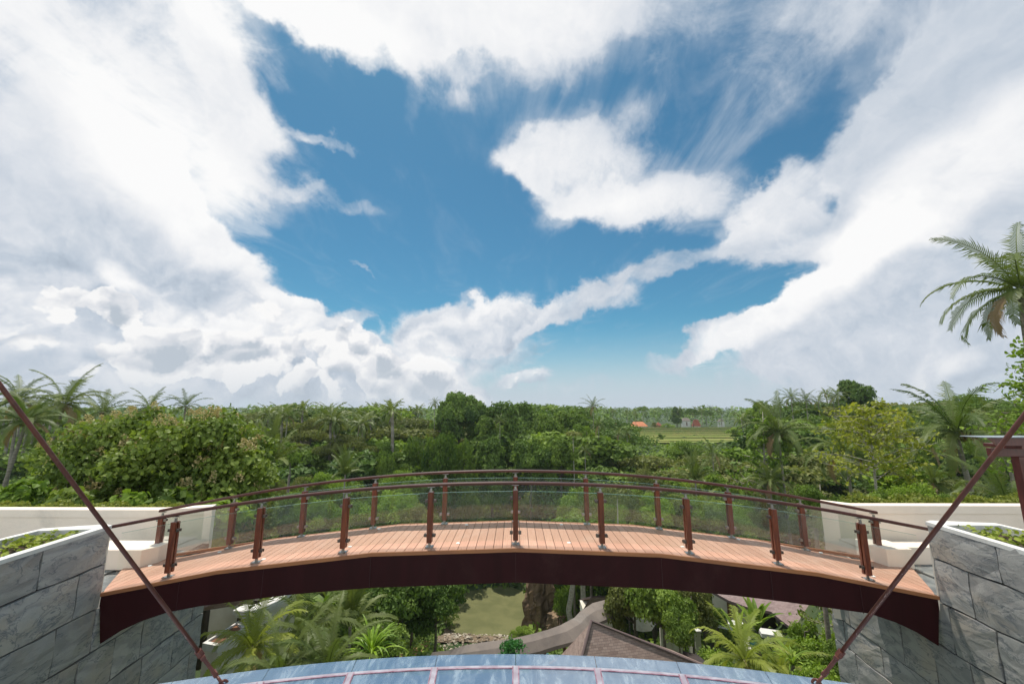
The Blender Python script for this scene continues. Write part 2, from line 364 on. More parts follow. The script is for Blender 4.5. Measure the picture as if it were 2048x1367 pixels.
def frond_arr(g, Lr, rise, droop, nleaf, leafL, width, yawd, twist=0, gapdroop=.5, fwd=.75, segs=2):
    """one pinnate palm frond; returns V, F(quads). rise: start angle above horizontal (rad)"""
    t = np.linspace(0, 1, nleaf+3); ang = rise-droop*t**1.35
    dx = np.cos(ang); dz = np.sin(ang); st = Lr/(len(t)-1)
    X = np.concatenate([[0], np.cumsum(dx[:-1]*st)]); Z = np.concatenate([[0], np.cumsum(dz[:-1]*st)])
    V = []; F = []; n = 0
    k = len(t); tw = twist
    # rachis: thin triangular strip
    rw = Lr*.008*(1-t*.8)
    for sgn in (-1, 1):
        V.append(np.stack([X, sgn*rw, Z], 1))
    V.append(np.stack([X, 0*X, Z-rw*1.6], 1))
    i = np.arange(k-1)
    for a, b in ((0, 1), (1, 2), (2, 0)): F.append(np.stack([a*k+i, a*k+i+1, b*k+i+1, b*k+i], 1))
    n = 3*k
    tt = t[2:]; m = len(tt)
    prof = np.sin(np.pi*np.clip(tt*.82+.12, 0, 1))**.6
    for sgn in (-1, 1):
        LL = leafL*prof*g.uniform(.62, 1.12, m)*(.86+.14*np.sin(tt*23+yawd*3))
        al = .95-.55*tt                       # angle away from rachis
        out = np.sin(al)*sgn*np.ones(m); fw = np.cos(al)*fwd
        dr = gapdroop*g.uniform(.35, 1.8, m)
        cx = dx[2:]*fw; cz = dz[2:]*fw
        D1 = norm(np.stack([cx, out, cz+.15], 1)); D2 = norm(np.stack([cx, out*.75, cz-dr], 1))
        P0 = np.stack([X[2:], 0*X[2:], Z[2:]], 1); P1 = P0+D1*LL[:, None]*.45; P2 = P1+D2*LL[:, None]*.55
        wv_ = np.stack([dx[2:], 0*dx[2:], dz[2:]], 1)*width
        Vs = np.stack([P0-wv_*.5, P0+wv_*.5, P1+wv_*.55, P1-wv_*.55, P2], 1)
        V.append(Vs.reshape(-1, 3)); b = n+np.arange(m)*5
        F.append(np.stack([b, b+1, b+2, b+3], 1)); F.append(np.stack([b+3, b+2, b+4, b+4], 1)[:, :4]); n += 5*m
    V = np.concatenate(V); 
    # triangle as degenerate-free: split tip faces out
    quads = np.concatenate([f for f in F if not (len(f) and (f[0][2] == f[0][3]))]); tris = np.concatenate([f[:, :3] for f in F if len(f) and f[0][2] == f[0][3]])
    if tw:
        c, s_ = math.cos(tw), math.sin(tw); y = V[:, 1].copy(); z = V[:, 2].copy(); zr = np.interp(V[:, 0], X, Z) if X[-1] > X[0] else 0
        V[:, 1] = c*y-s_*(z-zr); V[:, 2] = zr+s_*y+c*(z-zr)
    c, s_ = math.cos(yawd), math.sin(yawd); x = V[:, 0].copy(); y = V[:, 1].copy()
    V[:, 0] = c*x-s_*y; V[:, 1] = s_*x+c*y
    return V, quads, tris
def palm_crown(seed, nf=22, Lr=4.2, nleaf=34, leafL=.85, width=.055, upright=0.0, mat=None, name='crown', droop=(1.1, 2.0), rises=(-.5, 1.35), gd=.55, dry=0):
    g = np.random.default_rng(seed); VV = []; Q = []; T3 = []; n = 0; tq = []; tt_ = []
    for i in range(nf):
        u = i/(nf-1); rise = rises[1]-(rises[1]-rises[0])*u**.9+g.uniform(-.12, .12)+upright
        a = i*2.39996+g.uniform(-.2, .2); L = Lr*g.uniform(.85, 1.1)*(.75+.25*math.sin(math.pi*min(1, u+.25)))
        V, q, t = frond_arr(g, L, rise, g.uniform(*droop)*(.55+.45*math.cos(rise)), nleaf, leafL, width, a, g.uniform(-.35, .35), gd*(.6+.9*u))
        V[:, 0] += .12*math.cos(a); V[:, 1] += .12*math.sin(a)
        VV.append(V); Q.append(q+n); T3.append(t+n); n += len(V)
        tv = g.uniform(.1, .85) if i < nf-dry else .99
        tq.append(np.full(len(q), tv)); tt_.append(np.full(len(t), tv))
    V = np.concatenate(VV)
    return npmesh(name, V, [np.concatenate(Q), np.concatenate(T3)], mat, np.concatenate(tq+tt_))

# ------------------------------------------------------------------ terrain
CY_ = np.array([-60, 0, 12, 20, 30, 40, 52, 60, 66, 80, 86, 100, 130, 165, 200, 260, 400, 900, 3000, 12000.])
CZ_ = np.array([-8, -8.5, -11, -15.5, -18, -24, -29, -32.5, -36, -36.5, -33, -30, -25, -20, -17, -15.5, -16, -20, -26, -40.])
SY_ = np.array([-60, 0, 12, 20, 35, 50, 65, 80, 105, 130, 165, 200, 260, 400, 900, 3000, 12000.])
SZ_ = np.array([-6, -6, -5.2, -6.5, -10, -16, -23, -27, -26, -22, -18.5, -16.8, -15.5, -16, -20, -26, -40.])
def sstep(a, b, x): t = np.clip((x-a)/(b-a), 0, 1); return t*t*(3-2*t)
def terrain(x, Y):
    x = np.asarray(x, float); Y = np.asarray(Y, float)
    c = np.interp(Y, CY_, CZ_); s = np.interp(Y, SY_, SZ_)
    t = sstep(9+.22*np.maximum(Y, 0), 16+.55*np.maximum(Y, 0), np.abs(x))
    z = c*(1-t)+s*t
    # banks of the pond
    e = np.hypot((x+3.2)/7.6, (Y-73.8)/8.6)
    z = z+sstep(1.6, .9, e)*(-36.3-z)+sstep(.9, 1.15, e)*sstep(2.2, 1.3, e)*2.3*(Y < 90)
    z = z+np.sin(x*.21+1.3)*np.cos(Y*.17)*.35*np.clip(Y/30, 0, 1)
    return z
def T1(x, Y): return float(terrain(x, Y))
M_ground = pmat('soil_and_grass', (.028, .058, .014), (.055, .075, .022), scale=.35, rough=.95, bump=.5, bscale=3)
ys = np.concatenate([np.linspace(-40, 10, 14), np.geomspace(10.8, 9000, 150)]); us = np.sinh(np.linspace(-3.2, 3.2, 161))/math.sinh(3.2)
G = np.zeros((len(ys), len(us), 3))
for j, Y in enumerate(ys):
    w_ = 60+2.6*max(Y, 0); G[j, :, 0] = us*w_; G[j, :, 1] = Y
G[..., 2] = terrain(G[..., 0], G[..., 1])
nu = len(us); ii, jj = np.meshgrid(np.arange(nu-1), np.arange(len(ys)-1)); b = (jj*nu+ii).ravel()
tag(link('ground', npmesh('ground', G.reshape(-1, 3), np.stack([b, b+1, b+nu+1, b+nu], 1), M_ground, smooth=True)), kind='structure')

# pond water
m, t, out = newmat('murky_green_water')
co = t.new('ShaderNodeTexCoord').outputs['Object']
col = t.mix(t.mr(t.noise(co, .35, 3, .5, .4), .35, .65), (.125, .130, .058), (.160, .160, .072))
bn = t.new('ShaderNodeBump', {'Height': t.noise(co, 2.5, 4, .6, .5), 'Strength': .12, 'Distance': .05})
p = t.new('ShaderNodeBsdfPrincipled', {'Base Color': col, 'Roughness': .26, 'IOR': 1.33, 'Normal': bn.outputs[0]}); t.l.new(p.outputs[0], out.inputs[0]); M_pond = m
ring = [(-3.2+9.5*math.cos(a), 73.8+10.5*math.sin(a)) for a in np.linspace(0, 2*math.pi, 49)[:-1]]
me = bpy.data.meshes.new('pond'); me.from_pydata([(x, y, -34) for x, y in ring], [], [tuple(range(48))]); me.materials.append(M_pond)
tag(link('pond_water', me), kind='structure')

# rice terraces on the far plateau (right of centre)
M_rice = pmat('rice_field', (.30, .37, .06), (.46, .44, .12), scale=.06, rough=.95, bump=.4, bscale=3, stretch=(.5, 2, 1), dirt=(.20, .30, .06))
M_bund = pmat('field_bund', (.07, .12, .03), (.14, .13, .05), scale=.4, rough=.95)
tb = MB(); bb = MB(); gR = random.Random(3)
for k in range(15):
    y0 = 196+k*8.2; y1 = y0+8.2; z = -16.2+k*.13
    x0 = (1215+gR.uniform(-8, 8)-1024)/CF*y0; x1 = (1500+gR.uniform(-15, 15)-1024)/CF*y0; skew = gR.uniform(-3, 3)
    tb.slab([(x0, y0+.3, z), (x1, y0+skew+.3, z), (x1, y1+skew, z), (x0, y1, z)], 1.6)
    bb.slab([(x0, y0-.25, z+.32), (x1, y0+skew-.25, z+.32), (x1, y0+skew+.55, z+.32), (x0, y0+.55, z+.32)], .9)
    if k % 2:
        xm = x0+(x1-x0)*gR.uniform(.3, .7); bb.slab([(xm-.3, y0, z+.25), (xm+.3, y0, z+.25), (xm+.8, y1, z+.25), (xm+.2, y1, z+.25)], .5)
tag(tb.obj('rice_terraces', M_rice), kind='structure'); tag(bb.obj('field_path', M_bund), kind='structure')
tb = MB(); tb.slab([(-96, 250, -14.9), (-60, 250, -14.9), (-62, 330, -14.2), (-108, 330, -14.2)], 1.5); tag(tb.obj('meadow', M_rice), kind='structure')

# ------------------------------------------------------------------ footbridge
m, t, out = newmat('composite_decking')
co = t.new('ShaderNodeTexCoord').outputs['Object']
ti = t.new('ShaderNodeAttribute', attribute_name='tint').outputs['Fac']
grain = t.noise(t.new('ShaderNodeMapping', {'Vector': co, 'Scale': (45, 1.6, 1)}).outputs[0], 1.4, 5, .6)
col = t.mix(ti, (.44, .235, .155), (.53, .30, .205)); col = t.mix(t.m('MULTIPLY', t.mr(grain, .35, .7), .35), col, (.33, .15, .085))
col = t.mix(t.m('MULTIPLY', t.mr(t.noise(co, 1.1, 6, .65, .6), .5, .75), .4), col, (.55, .38, .29))
p = t.new('ShaderNodeBsdfPrincipled', {'Base Color': col, 'Roughness': .62}); t.l.new(p.outputs[0], out.inputs[0]); M_deck = m
M_trim = pmat('deck_nosing', (.36, .15, .06), (.27, .11, .05), scale=3, rough=.55, stretch=(.4, 4, 4))
M_girder = pmat('maroon_steel', (.032, .0065, .0075), (.025, .0055, .006), scale=1.2, rough=.5, bump=.04, spec=.15, stretch=(3, 3, .5), dirt=(.055, .022, .02))
M_seam = pmat('weld_line', (.045, .012, .013), scale=3, rough=.6)
M_post = pmat('stained_timber', (.17, .042, .016), (.10, .024, .012), scale=5, rough=.38, stretch=(7, 7, .7), bump=.08, coat=.3, rnd=.25)
M_rail = pmat('dark_timber_rail', (.085, .028, .018), (.055, .018, .013), scale=5, rough=.4, stretch=(.6, 6, 6), coat=.25)
M_steel = pmat('brushed_steel', (.42, .40, .37), (.30, .28, .25), scale=30, rough=.35, metal=.9)
M_dsteel = pmat('weathered_bracket', (.16, .13, .11), (.09, .07, .06), scale=30, rough=.45, metal=.7)
m, t, out = newmat('clear_panel_glass')
fr = t.new('ShaderNodeFresnel', {'IOR': 1.45}).outputs[0]
co = t.new('ShaderNodeTexCoord').outputs['Object']
tr = t.new('ShaderNodeBsdfTransparent', {'Color': (.975, .99, .98, 1)})
gl = t.new('ShaderNodeBsdfGlossy', {'Color': (1, 1, 1, 1), 'Roughness': .015})
df = t.new('ShaderNodeBsdfDiffuse', {'Color': (.7, .78, .76, 1)})
m1 = t.new('ShaderNodeMixShader', {0: t.m('MULTIPLY_ADD', t.mr(t.noise(co, 1.5, 5, .7), .4, .75), .012, .008), 1: tr.outputs[0], 2: df.outputs[0]})
m2 = t.new('ShaderNodeMixShader', {0: fr, 1: m1.outputs[0], 2: gl.outputs[0]}); t.l.new(m2.outputs[0], out.inputs[0]); M_glass = m
m, t, out = newmat('green_glass_edge')
p = t.new('ShaderNodeBsdfPrincipled', {'Base Color': (.20, .33, .28, 1), 'Roughness': .15}); t.l.new(p.outputs[0], out.inputs[0]); M_gedge = m

DX = [0, 2.35, 4.85, 6.75, 7.9]; DD = [0, .075, .35, .70, .76]
def deckz(x): return -2.25-float(np.interp(abs(x), DX, DD))
def softz(x): x = abs(x); return -2.25-(.0155*x*x if x < 6 else .558+.186*(x-6))
bridge = empty('footbridge', (0, 7.7, -2.25))
tag(bridge, 'arched footbridge with orange decking, dark maroon girder, timber posts and glass balustrades', 'footbridge')
OB = Vector((0, 7.7, -2.25))
def part(mb, name, mat, parent=bridge, label=None, **k):
    mb.V = [tuple(Vector(v)-OB) for v in mb.V]; o = mb.obj(name, mat, parent, **k)
    if label: o['label'] = label
    return o
# boards, front to back
V = []; F = []; tint = []; n = 0; pitch = .147; g = np.random.default_rng(2)
i0 = int(7.6/pitch)
for i in range(-i0, i0+1):
    xc = i*pitch; a, b = xc-pitch/2+.0045, xc+pitch/2-.0045
    fy = lambda x: 6.955 if abs(x) < 6.72 else 6.955+(abs(x)-6.72)*1.5
    yf, yfa, yfb = fy(xc), fy(a), fy(b)
    yb = 8.53
    if yf > yb-.1: continue
    za, zb = deckz(a), deckz(b)
    V += [(a,yfa,za-.025),(b,yfb,zb-.025),(b,yb,zb-.025),(a,yb,za-.025),(a,yfa,za),(b,yfb,zb),(b,yb,zb),(a,yb,za)]
    F += [tuple(q+n for q in f) for f in ((3,2,1,0),(4,5,6,7),(0,1,5,4),(1,2,6,5),(2,3,7,6),(3,0,4,7))]; n += 8
    tint += [g.uniform(0, 1)]*6
me = npmesh('deck', np.array(V)-np.array(OB), np.array(F), M_deck, tint); link('deck', me, bridge)
def strip(y0, y1, dz0, dz1, xs):
    b = MB()
    for xa, xb in zip(xs[:-1], xs[1:]):
        za, zb = deckz(xa), deckz(xb)
        b.add([(xa,y0,za+dz0),(xb,y0,zb+dz0),(xb,y1,zb+dz0),(xa,y1,za+dz0),(xa,y0,za+dz1),(xb,y0,zb+dz1),(xb,y1,zb+dz1),(xa,y1,za+dz1)], ((3,2,1,0),(4,5,6,7),(0,1,5,4),(1,2,6,5),(2,3,7,6),(3,0,4,7)))
    return b
XS = [-6.72, -4.85, -2.35, 0, 2.35, 4.85, 6.78]
part(strip(6.915, 6.952, -.05, .004, XS), 'edge_trim', M_trim)
part(strip(8.533, 8.57, -.05, .004, [-7.6]+XS[1:-1]+[7.6]), 'edge_trim', M_trim)
part(strip(6.99, 8.5, -.075, -.028, XS), 'subframe', M_girder)
GX = [0, 2.36, 3.49, 4.3, 5.09, 5.6, 5.99, 6.3, 6.72]; GB = [-2.76, -2.85, -2.94, -3.03, -3.13, -3.225, -3.35, -3.49, -3.68]
def girder(y0, y1):
    b = MB(); xs = [-x for x in GX[::-1]]+GX[1:]
    xs = sorted(set(xs+[-4.85, 4.85, -2.35, 2.35]))
    V = []; F = []
    for x in xs:
        zt = deckz(x)-.0505; zb = float(np.interp(abs(x), GX, GB))+(.03 if x > 5.5 else 0)
        xb_ = x*(.982 if abs(x) > 6.7 else 1); V += [(x, y0, zt), (xb_, y0, zb), (xb_, y1, zb), (x, y1, zt)]
    for i in range(len(xs)-1):
        for j in range(4): F.append((i*4+j, i*4+(j+1) % 4, i*4+4+(j+1) % 4, i*4+4+j))
    F += [(3,2,1,0), tuple(range(len(V)-4, len(V)))]
    return b.add(V, F)
part(girder(6.93, 6.985), 'girder', M_girder); part(girder(8.47, 8.52), 'girder', M_girder)
for x in (-5.45, -4.1, -2.36, 0, 2.36, 4.1, 5.5):
    b = MB(); zb = float(np.interp(abs(x), GX, GB)); b.box((x, 6.926, (deckz(x)-.06+zb)/2), (.008, .008, deckz(x)-.06-zb-.02))
    part(b, 'girder_joint', M_seam)

def make_post(x, y, front):
    z = softz(x) if abs(x) < 6 else deckz(x)+.0
    z = min(z, deckz(x)+.01) if False else deckz(x)
    zt = softz(x)+.986 if abs(x) < 7.5 else z+.97
    top = zt-.115
    pz = MB(); pz.box((x, y-.034, (z+.075+top)/2), (.086, .042, top-z-.075)); pz.box((x, y+.034, (z+.075+top)/2), (.086, .042, top-z-.075))
    po = part(pz, 'post', M_post, bevel=.004)
    bp = MB(); bp.box((x, y, z+.008), (.13, .13, .016)); bp.box((x, y, z+.05), (.04, .022, .09)); bp.box((x, y, (z+.09+top)/2), (.05, .012, top-z-.05))
    bp.box((x, y, top+.03), (.035, .02, .06)); bp.box((x, y, zt-.033), (.12, .05, .008))
    for sx in (-.05, .05):
        for sy in (-.05, .05): bp.tube([(x+sx, y+sy, z+.016), (x+sx, y+sy, z+.026)], .008, 6)
    part(bp, 'base_plate', M_steel, po)
    for dz in (.19, .74):
        for s_ in (-1, 1):
            c = MB(); c.box((x+s_*.072, y-.024, z+dz), (.05, .016, .045)); c.box((x+s_*.072, y+.024, z+dz), (.05, .016, .045)); c.box((x+s_*.056, y, z+dz), (.02, .03, .045))
            part(c, 'clamp', M_dsteel if front else M_steel, po, bevel=.002)
PX_F = [i*1.45 for i in range(-4, 5)]; PX_B = [i*1.437 for i in range(-5, 6)]
for x in PX_F: make_post(x, 7.12, True)
for x in PX_B: make_post(x, 8.47, False)
def rail(xs, y, name='handrail', zf=lambda x: softz(x)+.986):
    b = MB(); V = []; F = []
    for x in xs:
        z = zf(x)
        for dy, dz in ((-.032, -.024), (.032, -.024), (.034, .012), (.018, .026), (-.018, .026), (-.034, .012)): V.append((x, y+dy, z+dz))
    k = 6
    for i in range(len(xs)-1):
        for j in range(k): F.append((i*k+j, i*k+(j+1) % k, (i+1)*k+(j+1) % k, (i+1)*k+j))
    F += [tuple(reversed(range(k))), tuple(range(len(V)-k, len(V)))]
    part(b.add(V, F), name, M_rail)
rail(np.linspace(-6.95, 6.93, 57), 7.12); rail(np.linspace(-7.25, 7.25, 59), 8.47)
def glass(xa, xb, y):
    xa += .055; xb -= .055; b = MB(); e = MB()
    if abs(xa) > 9: return
    n_ = 4; xs = np.linspace(xa, xb, n_+1); V = []; F = []
    for x in xs:
        z0 = deckz(x)+.075; z1 = softz(x)+.852 if abs(x) < 6 else softz(x)+.852
        V += [(x, y-.005, z0), (x, y-.005, z1), (x, y+.005, z1), (x, y+.005, z0)]
    for i in range(n_): F += [(i*4, i*4+1, i*4+5, i*4+4), (i*4+2, i*4+3, i*4+7, i*4+6)]
    po = part(MB().add(V, F), 'glass_panel', M_glass)
    V2 = []; F2 = []
    for x in xs:
        for z_ in (softz(x)+.852,): V2 += [(x, y-.0052, z_-.002), (x, y-.0052, z_+.002), (x, y+.0052, z_+.002), (x, y+.0052, z_-.002)]
    for i in range(n_):
        for o_ in (0,):
            for j in range(4): F2.append((i*4+j, i*4+(j+1) % 4, i*4+4+(j+1) % 4, i*4+4+j))
    part(MB().add(V2, F2), 'glass_edge', M_gedge, po)
for a, c in zip([-6.75]+PX_F, PX_F+[6.75]): glass(a, c, 7.12)
for a, c in zip(PX_B[:-1], PX_B[1:]): glass(a, c, 8.47)
m, t, out = newmat('frosted_light_disc'); p = t.new('ShaderNodeBsdfPrincipled', {'Base Color': (.8, .8, .76, 1), 'Roughness': .35}); t.l.new(p.outputs[0], out.inputs[0]); M_disc = m
for q in ((916, 1086), (1138, 1085), (933, 1049), (1123, 1048.5), (758, 1057), (1315, 1057), (527, 1118), (439, 1103.6), (1477, 1078), (1642, 1105), (1746, 1152), (300, 1131), (700, 1093), (1365, 1093)):
    P = atz(q[0], q[1], -2.3)
    for _ in range(4): P = atz(q[0], q[1], deckz(P.x))
    if P.y < 7.0: continue
    b = MB(); b.tube([P+Vector((0, 0, .001)), P+Vector((0, 0, .007))], .034, 14); b.tube([P+Vector((0, 0, .007)), P+Vector((0, 0, .012))], .026, 14)
    part(b, 'deck_light', M_disc)

# ------------------------------------------------------------------ slate walls
m, t, out = newmat('slate')
co = t.new('ShaderNodeTexCoord').outputs['Object']; ti = t.new('ShaderNodeAttribute', attribute_name='tint').outputs['Fac']
ofs = t.new('ShaderNodeCombineXYZ', {0: t.m('MULTIPLY', ti, 37), 1: t.m('MULTIPLY', ti, 91), 2: t.m('MULTIPLY', ti, 53)}).outputs[0]
cs = t.vm('ADD', co, ofs)
rotn = t.new('ShaderNodeMapping', {'Vector': cs, 'Rotation': (R(32), 0, 0), 'Scale': (1, .7, 1.5)}).outputs[0]
warp = t.vm('ADD', rotn, t.vm('SCALE', t.vm('SUBTRACT', t.noise(rotn, 1.15, 4, .5, .4, 1), (.5, .5, .5)), scale=1.9))
wv = t.new('ShaderNodeTexWave', {'Vector': warp, 'Scale': .8, 'Distortion': 7.0, 'Detail': 5, 'Detail Scale': 1.6, 'Detail Roughness': .62}, wave_type='BANDS', bands_direction='Z').outputs[1]
big = t.noise(cs, .9, 6, .6, .8)
col = t.mix(t.mr(wv, -.2, 1.2), (.265, .262, .252), (.36, .352, .33)); col = t.mix(t.m('MULTIPLY', t.mr(big, .48, .66), .7), col, (.40, .35, .285))
col = t.mix(t.m('MULTIPLY', t.mr(t.noise(warp, 3.0, 9, .7, .3), .55, .72), .75), col, (.145, .155, .168))
veins = t.mr(t.m('ABSOLUTE', t.m('SUBTRACT', t.noise(warp, 1.7, 7, .62, .5), .5)), 0.0, .022, 1, 0)
col = t.mix(t.m('MULTIPLY', veins, .75), col, (.11, .125, .145))
col = t.mix(t.m('MULTIPLY', t.mr(t.noise(co, 22, 3, .6), .66, .72), .5), col, (.5, .48, .43))
sp = t.new('ShaderNodeSeparateXYZ', {0: co}).outputs
tv_ = t.m('MULTIPLY_ADD', t.m('FRACT', t.m('MULTIPLY', ti, 7.3)), .34, .80); col = t.mix(1.0, col, t.new('ShaderNodeCombineColor', {0: tv_, 1: tv_, 2: tv_}).outputs[0], 'MULTIPLY')
hgt = t.m('ADD', t.m('MULTIPLY', wv, .5), t.noise(warp, 9, 8, .7))
bn = t.new('ShaderNodeBump', {'Height': hgt, 'Strength': .4, 'Distance': .015})
p = t.new('ShaderNodeBsdfPrincipled', {'Base Color': col, 'Roughness': .5, 'Normal': bn.outputs[0], 'Specular IOR Level': .45}); t.l.new(p.outputs[0], out.inputs[0]); M_slate = m
M_joint = pmat('dark_joint', (.022, .02, .018), (.045, .038, .03), scale=6, rough=.95)
M_plaster = pmat('cream_render', (.86, .74, .62), (.81, .69, .57), scale=1.1, rough=.8, bump=.05, bscale=30, dirt=(.60, .53, .45))
M_white = pmat('white_coping', (.66, .65, .61), (.58, .56, .52), scale=3, rough=.75, bump=.1, bscale=25, dirt=(.5, .46, .4))
M_soil = pmat('planting_soil', (.09, .06, .04), (.04, .03, .02), scale=6, rough=1, bump=.8)

def wallx(s_, Y): return s_*(6.74+.08*(Y-6.95))
COURSE_L = [-1.93, -2.50, -3.15, -3.80, -4.45, -5.1, -5.75, -6.4, -7.05, -7.7]; COURSE_R = [-1.83, -2.37, -3.02, -3.69, -4.40, -4.9, -5.6, -6.3, -7.0, -7.7]
JL = [[5.05, 5.91], [5.2, 6.51], [4.1, 6.30, 6.90], [3.4, 5.0, 6.73, 7.35, 7.92, 9.22], [4.3, 5.5, 6.6, 8.0, 8.75], [3.9, 5.8, 7.2, 8.4, 9.3], [4.9, 6.3, 7.8, 9.0], [4.2, 6.6, 8.2], [5, 7, 9]]
JR = [[4.9, 5.92], [5.1, 6.39], [5.0, 6.13, 6.78], [4.4, 5.5, 6.57, 7.16, 7.77, 9.05], [5.0, 6.2, 7.3, 8.3, 9.25], [4.1, 5.8, 7.0, 8.05, 9.0], [4.9, 6.4, 7.8, 9.1], [4.2, 6.6, 8.2], [5, 7, 9]]
def slate_wall(s_, CZs, J, label):
    root = empty('stone_wall', (wallx(s_, 4), 4, -8)); tag(root, label, 'stone wall')
    g = np.random.default_rng(5 if s_ < 0 else 9); V = []; F = []; tint = []; n = 0; Y0 = 0.5
    def ok_lim(ci): return 6.925 if ci < 2 else (9.58)
    for ci in range(len(CZs)-1):
        lim = ok_lim(ci); js = [Y0]+[y for y in J[ci] if y < lim-.1]+[lim]
        for a, c in zip(js[:-1], js[1:]):
            tv = g.uniform(0, 1); ga = .012; zt = CZs[ci]-(ga if ci else 0); zb = CZs[ci+1]+ga
            nn = max(2, int((c-a)/.22)); mm = 3
            top_w = lambda y: .008*math.sin(y*7.3+ci*2.1)+.005*math.sin(y*17+ci)
            prot = g.uniform(.0, .018)
            grid = {}
            for i in range(nn+1):
                for j in range(mm+1):
                    y = a+ga*.8+(c-a-1.6*ga)*i/nn; v = j/mm
                    zt_ = zt+(top_w(y) if ci else 0); zb_ = zb+.008*math.sin(y*7.3+(ci+1)*2.1)+.005*math.sin(y*17+(ci+1))
                    z = zb_+(zt_-zb_)*v; y2 = y+.01*math.sin(z*19+a*5)
                    edge = i in (0, nn) or j in (0, mm); 
                    x = wallx(s_, y2)-s_*(prot+.03-(.012 if edge else 0)+.006*math.sin(y*9+z*11+tv*20)+g.uniform(-.002, .002))
                    V.append((x, y2, z)); grid[i, j] = n; n += 1
            for i in range(nn):
                for j in range(mm):
                    F.append((grid[i, j], grid[i+1, j], grid[i+1, j+1], grid[i, j+1])); tint.append(tv)
            # sides of the slab
            per = [grid[i, 0] for i in range(nn+1)]+[grid[nn, j] for j in range(1, mm+1)]+[grid[i, mm] for i in range(nn-1, -1, -1)]+[grid[0, j] for j in range(mm-1, 0, -1)]
            base = n
            for q in per: v = V[q]; V.append((v[0]+s_*.06, v[1], v[2])); n += 1
            for i in range(len(per)):
                k = (i+1) % len(per); F.append((per[i], per[k], base+k, base+i)); tint.append(tv)
    V = np.array(V)-np.array(root.location)
    if s_ > 0: F = [f[::-1] for f in F]
    me = npmesh('slate_cladding', V, np.array(F), M_slate, tint); link('slate_cladding', me, root)
    # core behind the slabs
    zt = CZs[0]; b = MB(); e = s_*.0
    P = lambda Y, d: (wallx(s_, Y)+s_*d, Y)
    def quadprism(pts, z0, z1): 
        return pts if s_ > 0 else pts[::-1]
    zl = CZs[2]
    b.prism(quadprism([P(.5, .012), P(.5, .16), P(6.91, .16), P(6.91, .012)], 0, 0)[::-1], -8, zt-.004)
    b.prism(quadprism([P(6.915, .012), P(6.915, .16), P(9.56, .16), P(9.56, .012)], 0, 0)[::-1], -8, -3.02)
    o = MB(); o.V = [tuple(Vector(v)-root.location) for v in b.V]; o.F = b.F; o.n = b.n; o.obj('wall_core', M_joint, root)
    return root
wl = slate_wall(-1, COURSE_L, JL, 'grey slate-clad wall at the left end of the footbridge, in shade')
wr = slate_wall(1, COURSE_R, JR, 'grey slate-clad wall at the right end of the footbridge, with tan stained slabs')

# planters on top of the slate walls
M_leafy = leafmat('yellow_green_creeper', (.10, .16, .02), (.34, .38, .06), trans=.35)
def planter(s_, zt, bx, tip, label, lab2):
    root = empty('planter', (s_*7.2, 5, zt)); tag(root, label, 'planter'); L = root.location
    inner = lambda Y: wallx(s_, Y)+s_*(-.035)
    # outline: inner lip runs to the tip, outer lip runs parallel and turns in to the tip
    P = [(inner(.5), .5), (inner(6.93), 6.93), (s_*(tip[0]), tip[1]), (s_*bx[0], bx[1]), (s_*(bx[0]+.25), .5)]
    cx = [(s_*(6.74+.08*(Y-6.95))+s_*.09, Y) for Y in (.6, 6.72)]
    Q = [cx[0], cx[1], (s_*(bx[0]-.09), bx[1]-.13), (s_*(bx[0]+.10), .6)]
    b = MB(); V = []
    zo = [zt]*5
    out3 = [Vector((x, y, zt+.03))-L for x, y in P]; in3 = [Vector((x, y, zt+.03))-L for x, y in Q]
    order = [(0, 0), (1, 1), (2, 2), (3, 2), (4, 3)]
    V = [tuple(v) for v in out3]+[tuple(v) for v in in3]+[tuple(v-Vector((0, 0, .055))) for v in out3]+[tuple(v-Vector((0, 0, .3))) for v in in3]
    F = [(0, 1, 6, 5), (1, 2, 7, 6), (2, 3, 7), (3, 4, 8, 7), (4, 0, 5, 8)]
    F += [(0, 1, 10, 9), (1, 2, 11, 10), (2, 3, 12, 11), (3, 4, 13, 12)]
    F += [(5, 6, 15, 14), (6, 7, 16, 15), (7, 8, 17, 16), (8, 5, 14, 17)]
    b.add(V, F); b.obj('coping', M_white, root)
    b = MB(); b.prism([( (Vector((x, y, 0))-L).x, (y-L.y)) for x, y in [P[1], (s_*(tip[0]-.01), tip[1]-.02), (s_*(bx[0]-.02), bx[1]-.02), (s_*(bx[0]+.2), .5), (inner(.5)+s_*.2, .5), (inner(6.85)+s_*.2, 6.85)]], -1.3, -.14)
    b.obj('box_wall', M_plaster, root)
    b = MB(); b.add([tuple(Vector((x, y, zt-.10))-L) for x, y in Q], [(0, 1, 2, 3)]); b.obj('soil', M_soil, root)
    g = np.random.default_rng(11 if s_ > 0 else 12); n_ = 2600; u = g.uniform(0, 1, n_); v = g.uniform(0, 1, n_)
    q = [np.array(p_) for p_ in Q]; A = q[0]+(q[1]-q[0])*u[:, None]; B = q[3]+(q[2]-q[3])*u[:, None]; XY = A+(B-A)*v[:, None]
    clump = np.sin(XY[:, 1]*6.1+1)+np.sin(XY[:, 0]*17+XY[:, 1]*3) > -.25; XY = XY[clump]; n_ = len(XY)
    C = np.column_stack([XY[:, 0], XY[:, 1], zt-.07+g.uniform(0, .12, n_)])-np.array(L)
    Vv, Ff = scatter(BROAD, C, g.normal(size=(n_, 3))*[1, 1, .4], g.normal(size=(n_, 3))*.5+[0, 0, 1], g.uniform(.035, .085, n_))
    tag(link('creeper', npmesh('creeper', Vv+np.array(L), Ff, M_leafy, np.repeat(g.uniform(0, 1, n_), 3))), lab2, 'creeper', kind='stuff')
